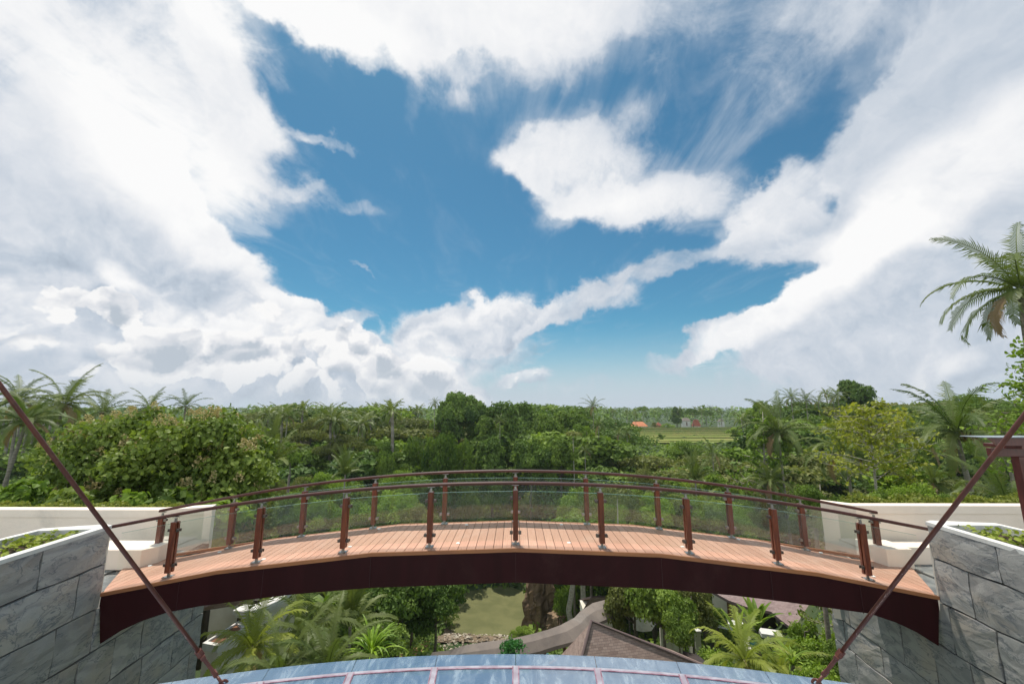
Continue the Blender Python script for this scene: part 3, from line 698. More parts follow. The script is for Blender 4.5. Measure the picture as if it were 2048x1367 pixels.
planter(-1, -1.94, (7.66, 6.75), (6.86, 7.0), 'white-rimmed wedge planter on top of the left slate wall', 'yellow green creeper growing in the left planter')
planter(1, -1.85, (7.75, 6.85), (6.86, 7.0), 'white-rimmed wedge planter on top of the right slate wall', 'yellow green creeper growing in the right planter')

# landings, benches, parapets
M_pave = pmat('slate_paving', (.20, .21, .20), (.11, .12, .12), scale=3, rough=.6, bump=.3, dirt=(.28, .26, .22))
for s_ in (-1, 1):
    b = MB(); b.prism([(s_*x, y) for x, y in ([(7.62, 6.9), (14, 6.9), (14, 9.2), (7.62, 9.2)] if s_ > 0 else [(7.62, 6.9), (7.62, 9.2), (14, 9.2), (14, 6.9)])], -3.25, -3.02)
    b.prism([(s_*x, y) for x, y in ([(6.92, 7.0), (7.6, 7.0), (7.6, 9.2), (6.92, 9.2)] if s_ > 0 else [(6.92, 7.0), (6.92, 9.2), (7.6, 9.2), (7.6, 7.0)])], -3.27, -3.05)
    tag(b.obj('landing_pavement', M_pave), kind='structure')
    b = MB()
    if s_ < 0: pts = [(-8.4, 8.05), (-7.14, 8.05), (-6.99, 8.27), (-7.0, 8.6), (-8.4, 8.6)]
    else: pts = [(7.12, 8.22), (7.62, 8.22), (7.62, 8.85), (7.05, 8.85), (7.02, 8.5)]
    b.prism(pts, -3.02, -2.66)
    if s_ > 0: b.prism([(7.625, 8.45), (8.6, 8.45), (8.6, 8.85), (7.625, 8.85)], -3.02, -2.70)
    o = b.obj('plinth_bench', M_plaster, bevel=.008)
    tag(o, 'low cream block bench with a cut corner on the left landing' if s_ < 0 else 'low cream stepped block bench on the right landing', 'bench')
def parapet(pts, zt, zb, label):
    """pts: plan polyline, wall 0.18 thick behind it with a proud cap band"""
    root = empty('parapet_wall', (pts[0][0], pts[0][1], zb)); tag(root, label, 'parapet'); L = root.location
    P = [Vector((x, y, 0)) for x, y in pts]
    def off(d):
        res = []
        for i, p_ in enumerate(P):
            a = (P[i]-P[i-1]).normalized() if i else (P[1]-P[0]).normalized(); c = (P[i+1]-P[i]).normalized() if i < len(P)-1 else a
            nrm = Vector((-(a+c).y, (a+c).x, 0)).normalized(); res.append(p_+nrm*d)
        return res
    for nm, d0_, d1_, z0, z1, mt in (('wall', 0, .2, zb, zt-.16, M_plaster), ('cap', -.02, .23, zt-.158, zt, M_plaster)):
        A = off(d0_); B = off(d1_); b = MB()
        for i in range(len(P)-1):
            q = [A[i], A[i+1], B[i+1], B[i]]; b.prism([(v.x-L.x, v.y-L.y) for v in q], z0-L.z, z1-L.z)
        b.obj(nm, mt, root)
    # short planting behind
pl_end = 9.62
parapet([(-14.5, 9.3), (-7.97, 9.3), (-7.02, 9.62)], -2.235, -4.4, 'cream rendered parapet wall behind the left landing')
parapet([(6.80, 9.36), (7.27, 9.0), (14.5, 9.0)], -2.045, -4.4, 'cream rendered parapet wall behind the right landing')
# clipped fern strip above the parapets
M_fern = leafmat('pale_hedge', (.13, .17, .03), (.36, .36, .09), trans=.35)
for s_, zt, yy, x0, x1, lb in ((-1, -2.235, 9.62, -14.4, -7.75, 'low pale green hedge strip along the top of the left parapet'), (1, -2.045, 9.32, 7.6, 14.4, 'low yellowish fern strip along the top of the right parapet')):
    g = np.random.default_rng(31+s_); n_ = 5200 if s_ > 0 else 3600
    hh = .12 if s_ > 0 else .05
    C = np.column_stack([g.uniform(x0, x1, n_), yy+g.uniform(-.02, .5, n_), np.zeros(n_)]); C[:, 2] = zt-.12+(hh+.05*np.sin(C[:, 0]*5)+.03*np.sin(C[:, 0]*13))*g.uniform(.4, 1.25, n_)
    A = g.normal(size=(n_, 3))*.7+[0, 0, .8]
    Vv, Ff = scatter(RHOMB, C, A, g.normal(size=(n_, 3)), g.uniform(.04, .11, n_))
    tag(link('hedge', npmesh('hedge', Vv, Ff, M_fern, np.repeat(g.uniform(0, 1, n_), 1))), lb, 'hedge', kind='stuff')

# ------------------------------------------------------------------ glass canopy with stay rods
m, t, out = newmat('dusty_canopy_glass')
co = t.new('ShaderNodeTexCoord').outputs['Object']
tr = t.new('ShaderNodeBsdfTransparent', {'Color': (.62, .74, .84, 1)})
gl = t.new('ShaderNodeBsdfGlossy', {'Color': (.92, .96, 1, 1), 'Roughness': .16})
dust = t.mr(t.noise(t.new('ShaderNodeMapping', {'Vector': co, 'Scale': (4, 1, 1)}).outputs[0], 2.5, 8, .72, .6), .42, .72)
df = t.new('ShaderNodeBsdfDiffuse', {'Color': t.mix(dust, (.20, .28, .38), (.42, .50, .56))})
m1 = t.new('ShaderNodeMixShader', {0: t.m('MULTIPLY_ADD', dust, .22, .42), 1: tr.outputs[0], 2: df.outputs[0]})
m2 = t.new('ShaderNodeMixShader', {0: .22, 1: m1.outputs[0], 2: gl.outputs[0]}); t.l.new(m2.outputs[0], out.inputs[0]); M_cglass = m
m, t, out = newmat('painted_dim_interior')  # added sheet: dim interior and mottled reflections under the panes, put in as colour
co = t.new('ShaderNodeTexCoord').outputs['Object']; bl_ = t.mr(t.noise(co, 5, 6, .65, .8), .5, .68)
p = t.new('ShaderNodeBsdfPrincipled', {'Base Color': t.mix(bl_, (.035, .06, .15), (.22, .32, .36)), 'Roughness': .3}); tr = t.new('ShaderNodeBsdfTransparent', {'Color': (.5, .6, .85, 1)})
mx = t.new('ShaderNodeMixShader', {0: .75, 1: tr.outputs[0], 2: p.outputs[0]}); t.l.new(mx.outputs[0], out.inputs[0]); M_dimint = m
M_cframe = pmat('pink_white_canopy_frame', (.25, .21, .25), (.34, .33, .37), scale=9, rough=.5, detail=8)
M_cred = pmat('maroon_glazing_tape', (.18, .07, .10), (.30, .19, .24), scale=14, rough=.6)
M_cdark = pmat('interior_floor', (.16, .19, .24), (.30, .33, .38), scale=1.5, rough=.7)
canopy = empty('glass_canopy', (0, 0, -2.0)); tag(canopy, 'fan-shaped dusty glass canopy with pinkish ribs in the foreground below the stay rods', 'canopy')
RC = 9.3; YC = 3.655-RC
def arc(r, a): return (r*math.sin(a), YC+r*math.cos(a))
def ann(r0, r1, a0, a1, z, t_, seg=4):
    b = MB(); aa = np.linspace(a0, a1, seg+1)
    for i in range(seg):
        P4 = [arc(r0, aa[i]), arc(r0, aa[i+1]), arc(r1, aa[i+1]), arc(r1, aa[i])]; b.slab([(x, y, z+2.0) for x, y in P4], t_)
    return b
AA = 5.1; amax = 6
for k in range(-amax, amax):
    a0, a1 = R((k)*AA*.78+.015), R((k+1)*AA*.78-.015)
    ann(RC-2.6, RC, a0, a1, -2.0, .012).obj('glass_pane', M_cglass, canopy)
    rb = MB(); a = R(k*AA*.78); p0, p1 = arc(RC-2.6, a), arc(RC-.17, a)
    for w_, z0, z1 in ((.036, .0005, .006),):
        t2 = Vector((math.cos(a), -math.sin(a), 0))*w_/2; P0 = Vector((*p0, 0)); P1 = Vector((*p1, 0))
        rb.slab([P0-t2+Vector((0,0,z1)), P0+t2+Vector((0,0,z1)), P1+t2+Vector((0,0,z1)), P1-t2+Vector((0,0,z1))], z1-z0)
    ro = rb.obj('rib', M_cframe, canopy)
    for s_ in (-1, 1):
        tp = MB(); off_ = Vector((math.cos(a), -math.sin(a), 0))*s_*.0225; t2 = Vector((math.cos(a), -math.sin(a), 0))*.004
        tp.slab([P0+off_-t2+Vector((0,0,.009)), P0+off_+t2+Vector((0,0,.009)), P1+off_+t2+Vector((0,0,.009)), P1+off_-t2+Vector((0,0,.009))], .008)
        tp.obj('sealant', M_cred, ro)
    ri = ann(RC-.180, RC-.155, a0-R(.014), a1+R(.014), -1.9955, .004).obj('rim_bar', M_cframe, canopy)
    ann(RC-.190, RC-.1805, a0-R(.014), a1+R(.014), -1.9945, .0045).obj('sealant', M_cred, ri)
    ann(RC-2.6, RC-.19, a0, a1, -2.03, .004).obj('dim_interior_sheet', M_dimint, canopy)  # added dark sheet standing in for the dim interior below
    for kk in (1, 2, 3):                                       # thin grid below each pane
        a = a0+(a1-a0)*kk/4; q0, q1 = arc(RC-2.5, a), arc(RC-.2, a); b = MB(); b.tube([(q0[0], q0[1], -.014), (q1[0], q1[1], -.014)], .003, 5); b.obj('grid_wire', M_cframe, canopy)
for rr in (.42, .8, 1.3): ann(RC-rr-.008, RC-rr, R(-23), R(23), -2.018, .005, 30).obj('grid_wire', M_cframe, canopy)
b = MB(); b.prism([(-6.2, -3), (6.2, -3), (6.2, 2.2), (3, 2.9), (-3, 2.9), (-6.2, 2.2)], -6.4, -6.2); tag(b.obj('terrace_floor', M_cdark), kind='structure')

M_rod = pmat('rust_brown_paint', (.125, .040, .026), (.085, .028, .02), scale=9, rough=.4, bump=.15, bscale=60, dirt=(.17, .085, .06))
def stay(pA, pB, label):
    """pB: top, pA: bottom end at the canopy"""
    A, B = Vector(pA), Vector(pB); root = empty('stay_rod', A); tag(root, label, 'stay rod', 'stay rods holding the glass canopy'); d = (B-A).normalized(); q = d.to_track_quat('Z', 'Y').to_matrix()
    L = (B-A).length
    def put(mb, name, parent=root, mat=M_rod, **k):
        mb.V = [tuple(q @ Vector(v)) for v in mb.V]; return mb.obj(name, mat, parent, **k)
    put(MB().tube([(0, 0, .34), (0, 0, L+2.5)], .0125, 14), 'rod', smooth=True)
    put(MB().tube([(0, 0, .30), (0, 0, .345)], .024, 6), 'lock_nut')
    tb_ = MB()
    for s_ in (-1, 1): tb_.box((s_*.027, 0, .20), (.011, .02, .17))
    tb_.box((0, 0, .285), (.062, .03, .03)); tb_.box((0, 0, .115), (.062, .03, .03)); put(tb_, 'turnbuckle', bevel=.003)
    put(MB().tube([(0, 0, .05), (0, 0, .15)], .009, 8), 'threaded_end')
    ring_ = [(math.cos(a)*.028, 0, .045+math.sin(a)*.036) for a in np.linspace(0, 2*math.pi, 15)]; put(MB().tube(ring_, .009, 7, False), 'shackle', smooth=True)
    ring_ = [(0, math.cos(a)*.026, -.005+math.sin(a)*.034) for a in np.linspace(0, 2*math.pi, 15)]; put(MB().tube(ring_, .009, 7, False), 'shackle', smooth=True)
    b = MB(); b.box((0, 0, -.05), (.03, .012, .10)); put(b, 'lug')
pL = at(446, 1368, 3.28); stay(tuple(pL), tuple(at(0, 770, 2.3)), 'brown steel stay rod crossing the left side of the view')
pR = at(1634, 1366, 3.3); stay(tuple(pR), tuple(at(2048, 831, 2.3)), 'brown steel stay rod crossing the right side of the view')

# ------------------------------------------------------------------ timber pergola at the right edge
M_perg = pmat('red_brown_pergola_timber', (.115, .026, .02), (.075, .018, .015), scale=4, rough=.45, stretch=(5, 5, .8), coat=.2)
M_sheet = pmat('pale_roof_sheet', (.30, .34, .37), (.22, .26, .29), scale=4, rough=.3)
pg = empty('pergola', (8.4, 7.0, -3.02)); tag(pg, 'red-brown timber pergola with a thin pale roof sheet at the right edge', 'pergola'); L = pg.location
def pp(x0, x1, y0, y1, z0, z1, name, mat=M_perg, bv=.004):
    MB().bx(x0-L.x, x1-L.x, y0-L.y, y1-L.y, z0-L.z, z1-L.z).obj(name, mat, pg, bevel=bv)
pp(8.46, 8.60, 6.95, 7.07, -3.02, -.80, 'post'); pp(8.98, 9.10, 7.3, 7.42, -3.02, -.80, 'post'); pp(11.3, 11.44, 6.95, 7.07, -3.02, -.80, 'post')
pp(8.05, 11.8, 6.97, 7.05, -.798, -.66, 'beam'); pp(8.3, 8.5, 6.75, 7.3, -.66, -.60, 'rafter'); pp(9.4, 9.55, 6.75, 7.3, -.66, -.60, 'rafter')
b = MB(); b.add([(7.93-L.x, 6.74-L.y, .0), (12-L.x, 6.74-L.y, 0), (12-L.x, 6.8-L.y, 0), (7.93-L.x, 6.8-L.y, 0), (7.80-L.x, 6.74-L.y, .13), (12-L.x, 6.74-L.y, .13), (12-L.x, 6.8-L.y, .13), (7.80-L.x, 6.8-L.y, .13)], ((3,2,1,0),(4,5,6,7),(0,1,5,4),(1,2,6,5),(2,3,7,6),(3,0,4,7)))
b.V = [(x, y, z-.60-L.z) for x, y, z in b.V]; b.obj('fascia_board', M_perg, pg)
pp(7.62, 12.1, 6.68, 7.02, -.468, -.456, 'roof_sheet', M_sheet, 0)

# ------------------------------------------------------------------ plant materials and prototypes
M_bark = pmat('grey_bark', (.20, .17, .13), (.12, .10, .075), scale=4, rough=.9, bump=.4, stretch=(1, 1, 3))
M_palmbark = pmat('ringed_palm_bark', (.30, .27, .22), (.17, .145, .11), scale=2, rough=.9, bump=.6, bscale=9, stretch=(.6, .6, 9), dirt=(.36, .35, .31))
M_lfA = leafmat('mid_green_foliage', (.038, .085, .015), (.25, .34, .06))
M_lfB = leafmat('deep_green_foliage', (.030, .072, .016), (.195, .285, .055), trans=.3)
M_lfC = leafmat('bright_green_foliage', (.08, .15, .018), (.29, .39, .055))
M_lfD = leafmat('olive_foliage', (.075, .095, .025), (.26, .27, .08))
M_lfY = leafmat('yellow_green_foliage', (.17, .22, .03), (.42, .40, .06), trans=.4)
M_lfT = leafmat('large_leaf_foliage', (.045, .095, .018), (.27, .33, .065), (.36, .38, .08), rough=.5, spec=.2)
M_pan = leafmat('tan_flower_heads', (.36, .28, .12), (.60, .50, .25), trans=.2)
M_palm = leafmat('palm_frond', (.060, .10, .022), (.18, .21, .055), (.26, .17, .09), rough=.5, spec=.25, trans=.35)
M_palmY = leafmat('yellow_palm_frond', (.13, .19, .03), (.36, .38, .07), (.30, .22, .10), rough=.4, trans=.4)
M_palmG = leafmat('lime_palm_frond', (.13, .24, .02), (.30, .42, .045), rough=.35, trans=.4)
M_coco = pmat('green_brown_nut', (.16, .13, .03), (.09, .06, .02), scale=5, rough=.6)
PR = {}
def proto(key, *a, **k): PR[key] = [tree_proto(*a, **k)] if key not in PR else PR[key]+[tree_proto(*a, **k)]
for sd_ in (1, 2): proto('roundA', sd_, 'round', (M_lfA, M_bark), 15000, 20)
for sd_ in (3, 4): proto('roundB', sd_, 'round', (M_lfB, M_bark), 15000, 22)
proto('roundC', 5, 'round', (M_lfC, M_bark), 12000, 14); proto('roundD', 6, 'round', (M_lfD, M_bark), 12000, 14)
for sd_ in (7, 8): proto('tallB', sd_, 'tall', (M_lfB, M_bark), 15000, 24)
proto('tallA', 9, 'tall', (M_lfA, M_bark), 15000, 22)
for sd_ in (10, 11): proto('flat', sd_, 'flat', (M_lfD if sd_ == 10 else M_lfA, M_bark), 13000, 16)
proto('flatB', 12, 'flat', (M_lfB, M_bark), 10000, 16)
for sd_ in (13, 14): proto('vine', sd_, 'vine', (M_lfA, M_bark), 15000, 18)
proto('bushC', 15, 'bush', (M_lfC, M_bark), 9000, 6); proto('bushA', 16, 'bush', (M_lfA, M_bark), 9000, 6); proto('bushD', 17, 'bush', (M_lfD, M_bark), 9000, 6)
proto('bushC', 18, 'bush', (M_lfC, M_bark), 9000, 6)
for sd_ in (21, 22): proto('gardenB', sd_, 'round', (M_lfB, M_bark), 9000, 7, ls=.95)
proto('gardenA', 23, 'round', (M_lfA, M_bark), 8000, 6, ls=1.0); proto('gardenD', 24, 'round', (M_lfD, M_bark), 8000, 6, ls=1.0)
proto('columnC', 25, 'tall', (M_lfC, M_bark), 9000, 5, ls=.9); proto('bushS', 26, 'round', (M_lfC, M_bark), 4200, 3, ls=1.2); proto('bushG', 27, 'round', (M_lfA, M_bark), 4200, 3, ls=1.2)
KN = dict(roundA='tree', roundB='tree', roundC='tree', roundD='tree', tallA='tree', tallB='tree', flat='flat_topped_tree', flatB='flat_topped_tree', vine='vine_covered_tree', gardenA='tree', gardenB='tree', gardenD='tree', columnC='columnar_shrub', bushS='bush', bushG='bush', bushA='bush', bushC='bush', bushD='bush')
rr_ = random.Random(21)
def plant(key, px, yt, Y, wpx=None, label=None, group=None, v=None, sink=.3, hmin=2.0, cat=None, rot=None):
    """a tree whose crown top shows at (px, yt) when it stands Y metres off; wpx: crown half width in photo pixels"""
    top = at(px, yt, Y); gz = T1(top.x, Y)-sink; P = PR[key][rr_.randrange(len(PR[key]))] if v is None else PR[key][v]
    hh = max(top.z-gz, hmin); sz = hh/P['h']; sx = (wpx/CF*Y/P['w']) if wpx else sz*rr_.uniform(1.0, 1.4)
    root = empty(KN[key], (top.x, Y, gz), rr_.uniform(0, 6.28) if rot is None else rot); tag(root, label, cat or ('bush' if 'bush' in key else 'tree'), group)
    szc = min(sz, sx*(3.4 if key == 'columnC' else 1.45))
    for nm, me in P['parts']:
        o = link(nm, me, root); o.scale = (sx, sx, szc); o.location = (0, 0, (sz-szc)*P['h'])
    if szc < sz*.93: MB().tube([(0, 0, -.3), (.05*sx, 0, (sz-szc)*P['h']*.5), (0, 0, (sz-szc)*P['h']+.12*P['h']*szc)], [.011*hh, .009*hh, .007*hh], 7).obj('trunk', M_bark, root, smooth=True)
    return root
# palms: crowns at true size (frond 4.4 m), trunks bent to suit
PC = {'hi': [palm_crown(40+i, 24, 4.3, 40, .95, .066, 0, M_palm, dry=2) for i in range(2)],
      'mid': [palm_crown(50+i, 20, 4.3, 20, 1.0, .10, 0, M_palm, dry=1) for i in range(3)],
      'lo': [palm_crown(60+i, 15, 4.3, 9, 1.1, .30, 0, M_palm) for i in range(2)],
      'hiY': [palm_crown(70, 22, 4.3, 40, 1.0, .066, 0, M_palmY, dry=2)],
      'up': [palm_crown(71, 16, 4.3, 40, 1.0, .066, .35, M_palm, rises=(.1, 1.5), droop=(.7, 1.3))]}
g_ = MB(); rc = random.Random(5)
for i in range(9):
    a = i*.7+rc.uniform(-.2, .2); c = Vector((math.cos(a)*.24, math.sin(a)*.24, -.25-rc.uniform(0, .22))); g_.tube([c+Vector((0, 0, .13)), c+Vector((0, 0, .08)), c, c-Vector((0, 0, .09)), c-Vector((0, 0, .13))], [.02, .09, .12, .08, .02], 7)
ME_nuts = g_.mesh('coconuts', M_coco, smooth=True)
ME_ptrunk = MB().tube([(0, 0, -.02), (.004, 0, .02), (.012, .003, .3), (.018, -.004, .6), (.01, 0, .85), (0, 0, 1.0)], [.020, .015, .012, .0105, .010, .009], 7).mesh('trunk', M_palmbark, smooth=True)
def palm(px, yc, Y, rpx, label, lod='mid', v=None, base_px=None, group=None, nuts=True, r=None, rot=None, gz=None, frame='palm_tree', kids=True):
    """crown centre at (px, yc), fronds reach rpx photo pixels"""
    c = at(px, yc, Y); bx = c.x if base_px is None else at(base_px[0], base_px[1], Y).x; g0 = T1(bx, Y) if gz is None else gz
    root = empty(frame, (bx, Y, g0)); tag(root, label, 'palm tree', group); sc = rpx/CF*Y/4.0
    lst = PC[lod]; me = lst[rr_.randrange(len(lst)) if v is None else v]
    o = link('crown', me, root, Vector((c.x-bx, 0, c.z-g0))); o.scale = (sc, sc, sc); o.rotation_euler = (0, 0, rr_.uniform(0, 6.28) if rot is None else rot)
    H = max(c.z-g0, 1.0)
    if lod in ('lo',):
        o = link('trunk', ME_ptrunk, root); o.scale = (H, H, H)
    else:
        dx = c.x-bx; rt = .16*min(1.15, max(sc, .7)); P = []
        for k in range(9):
            u = k/8; P.append((dx*(u**1.5), .12*math.sin(u*2.6)*sc, -.4+(H+.35)*u))
        R_ = [rt*1.5, rt*1.15]+[rt*(1-.35*k/8) for k in range(2, 9)]
        MB().tube(P, R_, 10).obj('trunk', M_palmbark, root, smooth=True)
        if nuts: q = link('coconuts', ME_nuts, root, Vector((c.x-bx, 0, c.z-g0))); q.scale = (sc*1.1,)*3
    return root

# ------------------------------------------------------------------ the near trees, left of the bridge
palm(128, 806, 24, 88, 'tallest left coconut palm with a wide crown and grey leaning trunk', 'hi', 0, base_px=(62, 985))
palm(52, 842, 21, 80, 'drooping coconut palm in front of the far left sky, trunk leaning to the left', 'hi', 1, base_px=(-10, 985))
palm(36, 800, 27, 70, 'darker coconut palm half hidden at the left edge, behind the drooping one', 'hi', 1, base_px=(10, 985), nuts=False)
palm(207, 822, 33, 60, 'palm head rising above the left end of the flowering tree', 'mid', 0)
palm(300, 815, 36, 52, 'palm with upright fronds behind the middle of the flowering tree', 'mid', 1, nuts=False)
palm(371, 812, 38, 40, 'small upright palm behind the flowering tree, right of the other upright one', 'mid', 2, nuts=False)
palm(541, 925, 30, 88, 'pale-fronded palm at the right flank of the flowering tree', 'up', 0, nuts=False, rot=1.0)

# teak in flower: one wide many-limbed tree
g = np.random.default_rng(77); lobes = []
Yt = 19.0; cxt = at(315, 900, Yt)
sky_line = [(112, 880), (150, 868), (185, 838), (230, 826), (300, 810), (350, 835), (400, 815), (440, 808), (480, 828), (505, 870), (515, 920), (505, 975)]
def tx(px): return (px-1024)/CF
for px, yt_ in sky_line:
    for dz in range(3):
        Y = Yt+g.uniform(-1.6, 1.8); s = g.uniform(.75, 1.1); P = at(px+g.uniform(-8, 8), yt_+34+dz*g.uniform(35, 55), Y); lobes.append((P.x, P.y, P.z-.1, s, s, s*.8))
for i in range(46):
    px = g.uniform(130, 500); top = np.interp(px, [a for a, b in sky_line], [b for a, b in sky_line]); P = at(px, g.uniform(top+45, 1035), Yt+g.uniform(-3.0, 0)); s = g.uniform(.7, 1.15); lobes.append((P.x, P.y, P.z, s, s, s*.8))
lobes = np.array(lobes); gz = T1(cxt.x, Yt); O = np.array([cxt.x, Yt, gz]); lobes[:, :3] -= O
teak = empty('flowering_tree', tuple(O)); tag(teak, 'wide broad-leaved tree topped with tan flower heads behind the left parapet', 'tree')
V, F, T = lobes_foliage(g, lobes, 34000, .18, BROAD, -.5, .5, .6, (.55, 1.15))
link('crown', npmesh('crown', V, F, M_lfT, T), teak)
tb = MB(); 
for i, Lb in enumerate(lobes[::3]):
    e = Vector(Lb[:3]); b0 = Vector((e.x*.25, e.y*.2, .5)); md = b0.lerp(e, .5)+Vector((0, 0, .2)); tb.tube([Vector((e.x*.12, 0, -.5)), b0, md, e], [.13, .09, .05, .015], 7, False)
tb.obj('trunk', M_bark, teak, smooth=True)
pv = []; pf = []; n = 0; tt = []
sel = [L for L in lobes if True]; up = sorted(lobes.tolist(), key=lambda L: -L[2]-.10*L[0])[:96]
for L in up:
    for q in range(3):
        if g.uniform() < .25: continue
        a = g.uniform(0, 6.28); rr0 = L[3]*g.uniform(0, .75); base = np.array([L[0]+rr0*math.cos(a), L[1]-abs(rr0*math.sin(a)), L[2]+L[5]*.85]); k = 70; u = g.uniform(0, 1, k); hgt = g.uniform(.3, .55)
        ang = g.uniform(0, 6.28, k); rad = .26*(1-u*.75)*g.uniform(.3, 1, k)
        C = base+np.column_stack([np.cos(ang)*rad, np.sin(ang)*rad, u*hgt]); Vv, Ff = scatter(RHOMB, C, g.normal(size=(k, 3))+[0, 0, .8], g.normal(size=(k, 3)), g.uniform(.04, .11, k)); pv.append(Vv); pf.append(Ff+n); n += len(Vv); tt.append(g.uniform(0, 1, k))
link('flower_heads', npmesh('flower_heads', np.concatenate(pv), np.concatenate(pf), M_pan, np.concatenate(tt)), teak)
# shrubs right behind the left parapet
for i, (px, yt_, Y, wpx) in enumerate([(40, 948, 13.5, 95), (150, 962, 13.0, 85), (255, 968, 13.4, 80), (350, 975, 13.0, 75), (440, 985, 14, 60), (-60, 940, 14, 90)]):
    g = np.random.default_rng(90+i); P = at(px, yt_, Y); gz = -5.6; W_ = wpx/CF*Y; H_ = P.z-gz; lb = []
    for k in range(22):
        a = g.uniform(0, 6.28); r_ = W_*g.uniform(0, .85); z = H_*g.uniform(.45, .93)*(1-.3*(r_/W_)**2)-.25; s = g.uniform(.28, .5); lb.append((math.cos(a)*r_, math.sin(a)*r_*.7, z, s, s, s*.8))
    sh = empty('shrub', (P.x, Y, gz)); tag(sh, 'big-leaved green shrub crowding the top of the left parapet', 'shrub', 'big-leaved shrubs along the left parapet')
    V, F, T = lobes_foliage(g, lb, 3200, .21, BROAD, -.4, .5, .5, (.55, 1.1)); link('leaves', npmesh('leaves', V, F, M_lfT if i % 2 else M_lfC, T), sh)
    b = MB()
    for k in range(5): L0 = lb[k]; b.tube([(0, 0, -.2), (L0[0]*.4, L0[1]*.4, H_*.4), tuple(L0[:3])], [.04, .03, .01], 6, False)
    b.obj('stem', M_bark, sh)

# ------------------------------------------------------------------ near trees, right of the bridge
palm(2042, 577, 13, 172, 'tall coconut palm with long feathery fronds against the sky at the right edge', 'hi', 0, base_px=(2110, 1000), gz=-5.2, rot=.4)
palm(1914, 862, 24, 132, 'large coconut palm with a pale grey trunk behind the right parapet', 'hi', 1, base_px=(1955, 1010), gz=-6.9, rot=2.2)
palm(2015, 1000, 17.5, 112, 'low spreading palm beside the pergola, its crown near the parapet top', 'hi', 0, nuts=False, gz=-5.8, rot=1.1)
palm(1868, 965, 28, 72, 'dark low palm between the yellow-green tree and the grey palm trunk', 'hi', 1, nuts=False)
palm(1822, 872, 30, 74, 'palm crown partly hidden behind the right side of the yellow-green tree', 'mid', 0)
palm(2010, 868, 30, 88, 'broad palm crown above the pergola roof', 'mid', 1, nuts=False)
palm(1557, 862, 56, 84, 'coconut palm with brown nuts and a slim trunk right of the bridge', 'hi', 0, base_px=(1572, 980), rot=.8)
palm(1540, 962, 55, 55, 'short palm with a bunch of dark nuts below the tall one right of the bridge', 'hi', 1)
palm(1690, 905, 34, 92, 'drooping palm behind the left side of the yellow-green tree', 'hi', 0, base_px=(1712, 1000), rot=3.0)
palm(1391, 958, 62, 52, 'young palm with upright fronds just above the bridge handrail', 'up', 0, nuts=False)
palm(1405, 1030, 58, 75, 'palm seen through the glass balustrade right of the middle', 'hiY', 0, nuts=False, rot=.3)
palm(690, 948, 52, 52, 'young palm with upright fronds above the left half of the handrail', 'up', 0, nuts=False)

def branchy(px, ybase, Y, ytop, wpx, mat, barkm, label, seed, nleaf=3600, size=.22, layers=11, gz=None, first=.35, droop=.25, name='slender_tree', crowns=1.0, tmpl=BROAD, Lbr=1.0, bases=None):
    g = np.random.default_rng(seed); B = at(px, ybase, Y); gz = T1(B.x, Y) if gz is None else gz; top = at(bases or px, ytop, Y); H = top.z-gz; Wd = wpx/CF*Y
    root = empty(name, (B.x, Y, gz)); tag(root, label, 'tree'); tb = MB(); pts = []
    for k in range(8): u = k/7; pts.append(Vector(((top.x-B.x)*u+.1*math.sin(u*5+seed), .1*math.sin(u*4), -.3+(H+.1)*u)))
    tb.tube(pts, [max(.012, .0135*H*(1-.9*k/7)) for k in range(8)], 8); C = []
    for i in range(layers*4):
        u = first+(.97-first)*(i/(layers*4)); b0 = pts[0].lerp(pts[-1], u) if False else Vector(((top.x-B.x)*u+.1*math.sin(u*5+seed), .1*math.sin(u*4), -.3+(H+.1)*u))
        a = i*2.4+g.uniform(-.4, .4); rr1 = Wd*(1-(max(0, (u-first)/(1-first)))**1.7*.75)*g.uniform(.55, 1.05)*Lbr; e = b0+Vector((math.cos(a)*rr1, math.sin(a)*rr1, rr1*g.uniform(.25, .65)-droop*rr1*.5)); md = b0.lerp(e, .5)+Vector((0, 0, rr1*.06))
        tb.tube([b0, md, e], [.004*H, .0026*H, .0012*H], 5, False)
        for q in range(7):
            w0 = g.uniform(.35, 1); p0 = b0.lerp(e, w0); p1 = p0+Vector(tuple(g.normal(size=3)*rr1*.17)); tb.tube([p0, p1], [.0014*H, .0007*H], 4, False); C += [np.array(p0.lerp(p1, g.uniform(.3, 1.15)))+g.normal(size=3)*[.17, .17, .07]*crowns for _ in range(max(1, int(nleaf/(layers*28))))]
    C = np.array(C); n_ = len(C); tl = np.repeat(g.uniform(0, 1, (n_+6)//7), 7)[:n_]
    V, F = scatter(tmpl, C, g.normal(size=(n_, 3))-[0, 0, .5], g.normal(size=(n_, 3))*.6+[0, 0, 1], size*g.uniform(.6, 1.25, n_))
    link('crown', npmesh('crown', V, F, mat, np.repeat(np.clip(tl*.6+.4*g.uniform(0, 1, n_), 0, 1), len(tmpl[1]))), root); tb.obj('trunk', barkm, root, smooth=True)
    return root
M_pale = pmat('pale_smooth_bark', (.42, .38, .30), (.27, .24, .19), scale=3, rough=.85, stretch=(1, 1, 3))
branchy(1758, 1010, 22, 800, 108, M_lfY, M_pale, 'slender pale-trunked tree with thin yellow-green foliage right of the bridge', 5, 2300, .18, 9, gz=-6.4, first=.42, bases=1728)
branchy(1800, 1010, 27, 905, 75, M_lfC, M_bark, 'dense green tree low behind the slender yellow-green one', 6, 5200, .30, 8, first=.2)
branchy(2085, 1010, 11, 640, 75, M_lfC, M_bark, 'leafy branches entering at the right edge below the tall palm', 8, 2400, .12, 9, gz=-5, first=.45)
branchy(1523, 1000, 58, 820, 60, M_lfC, M_pale, 'pale forked tree between the rice terraces and the coconut palm', 9, 3000, .36, 8, first=.55)
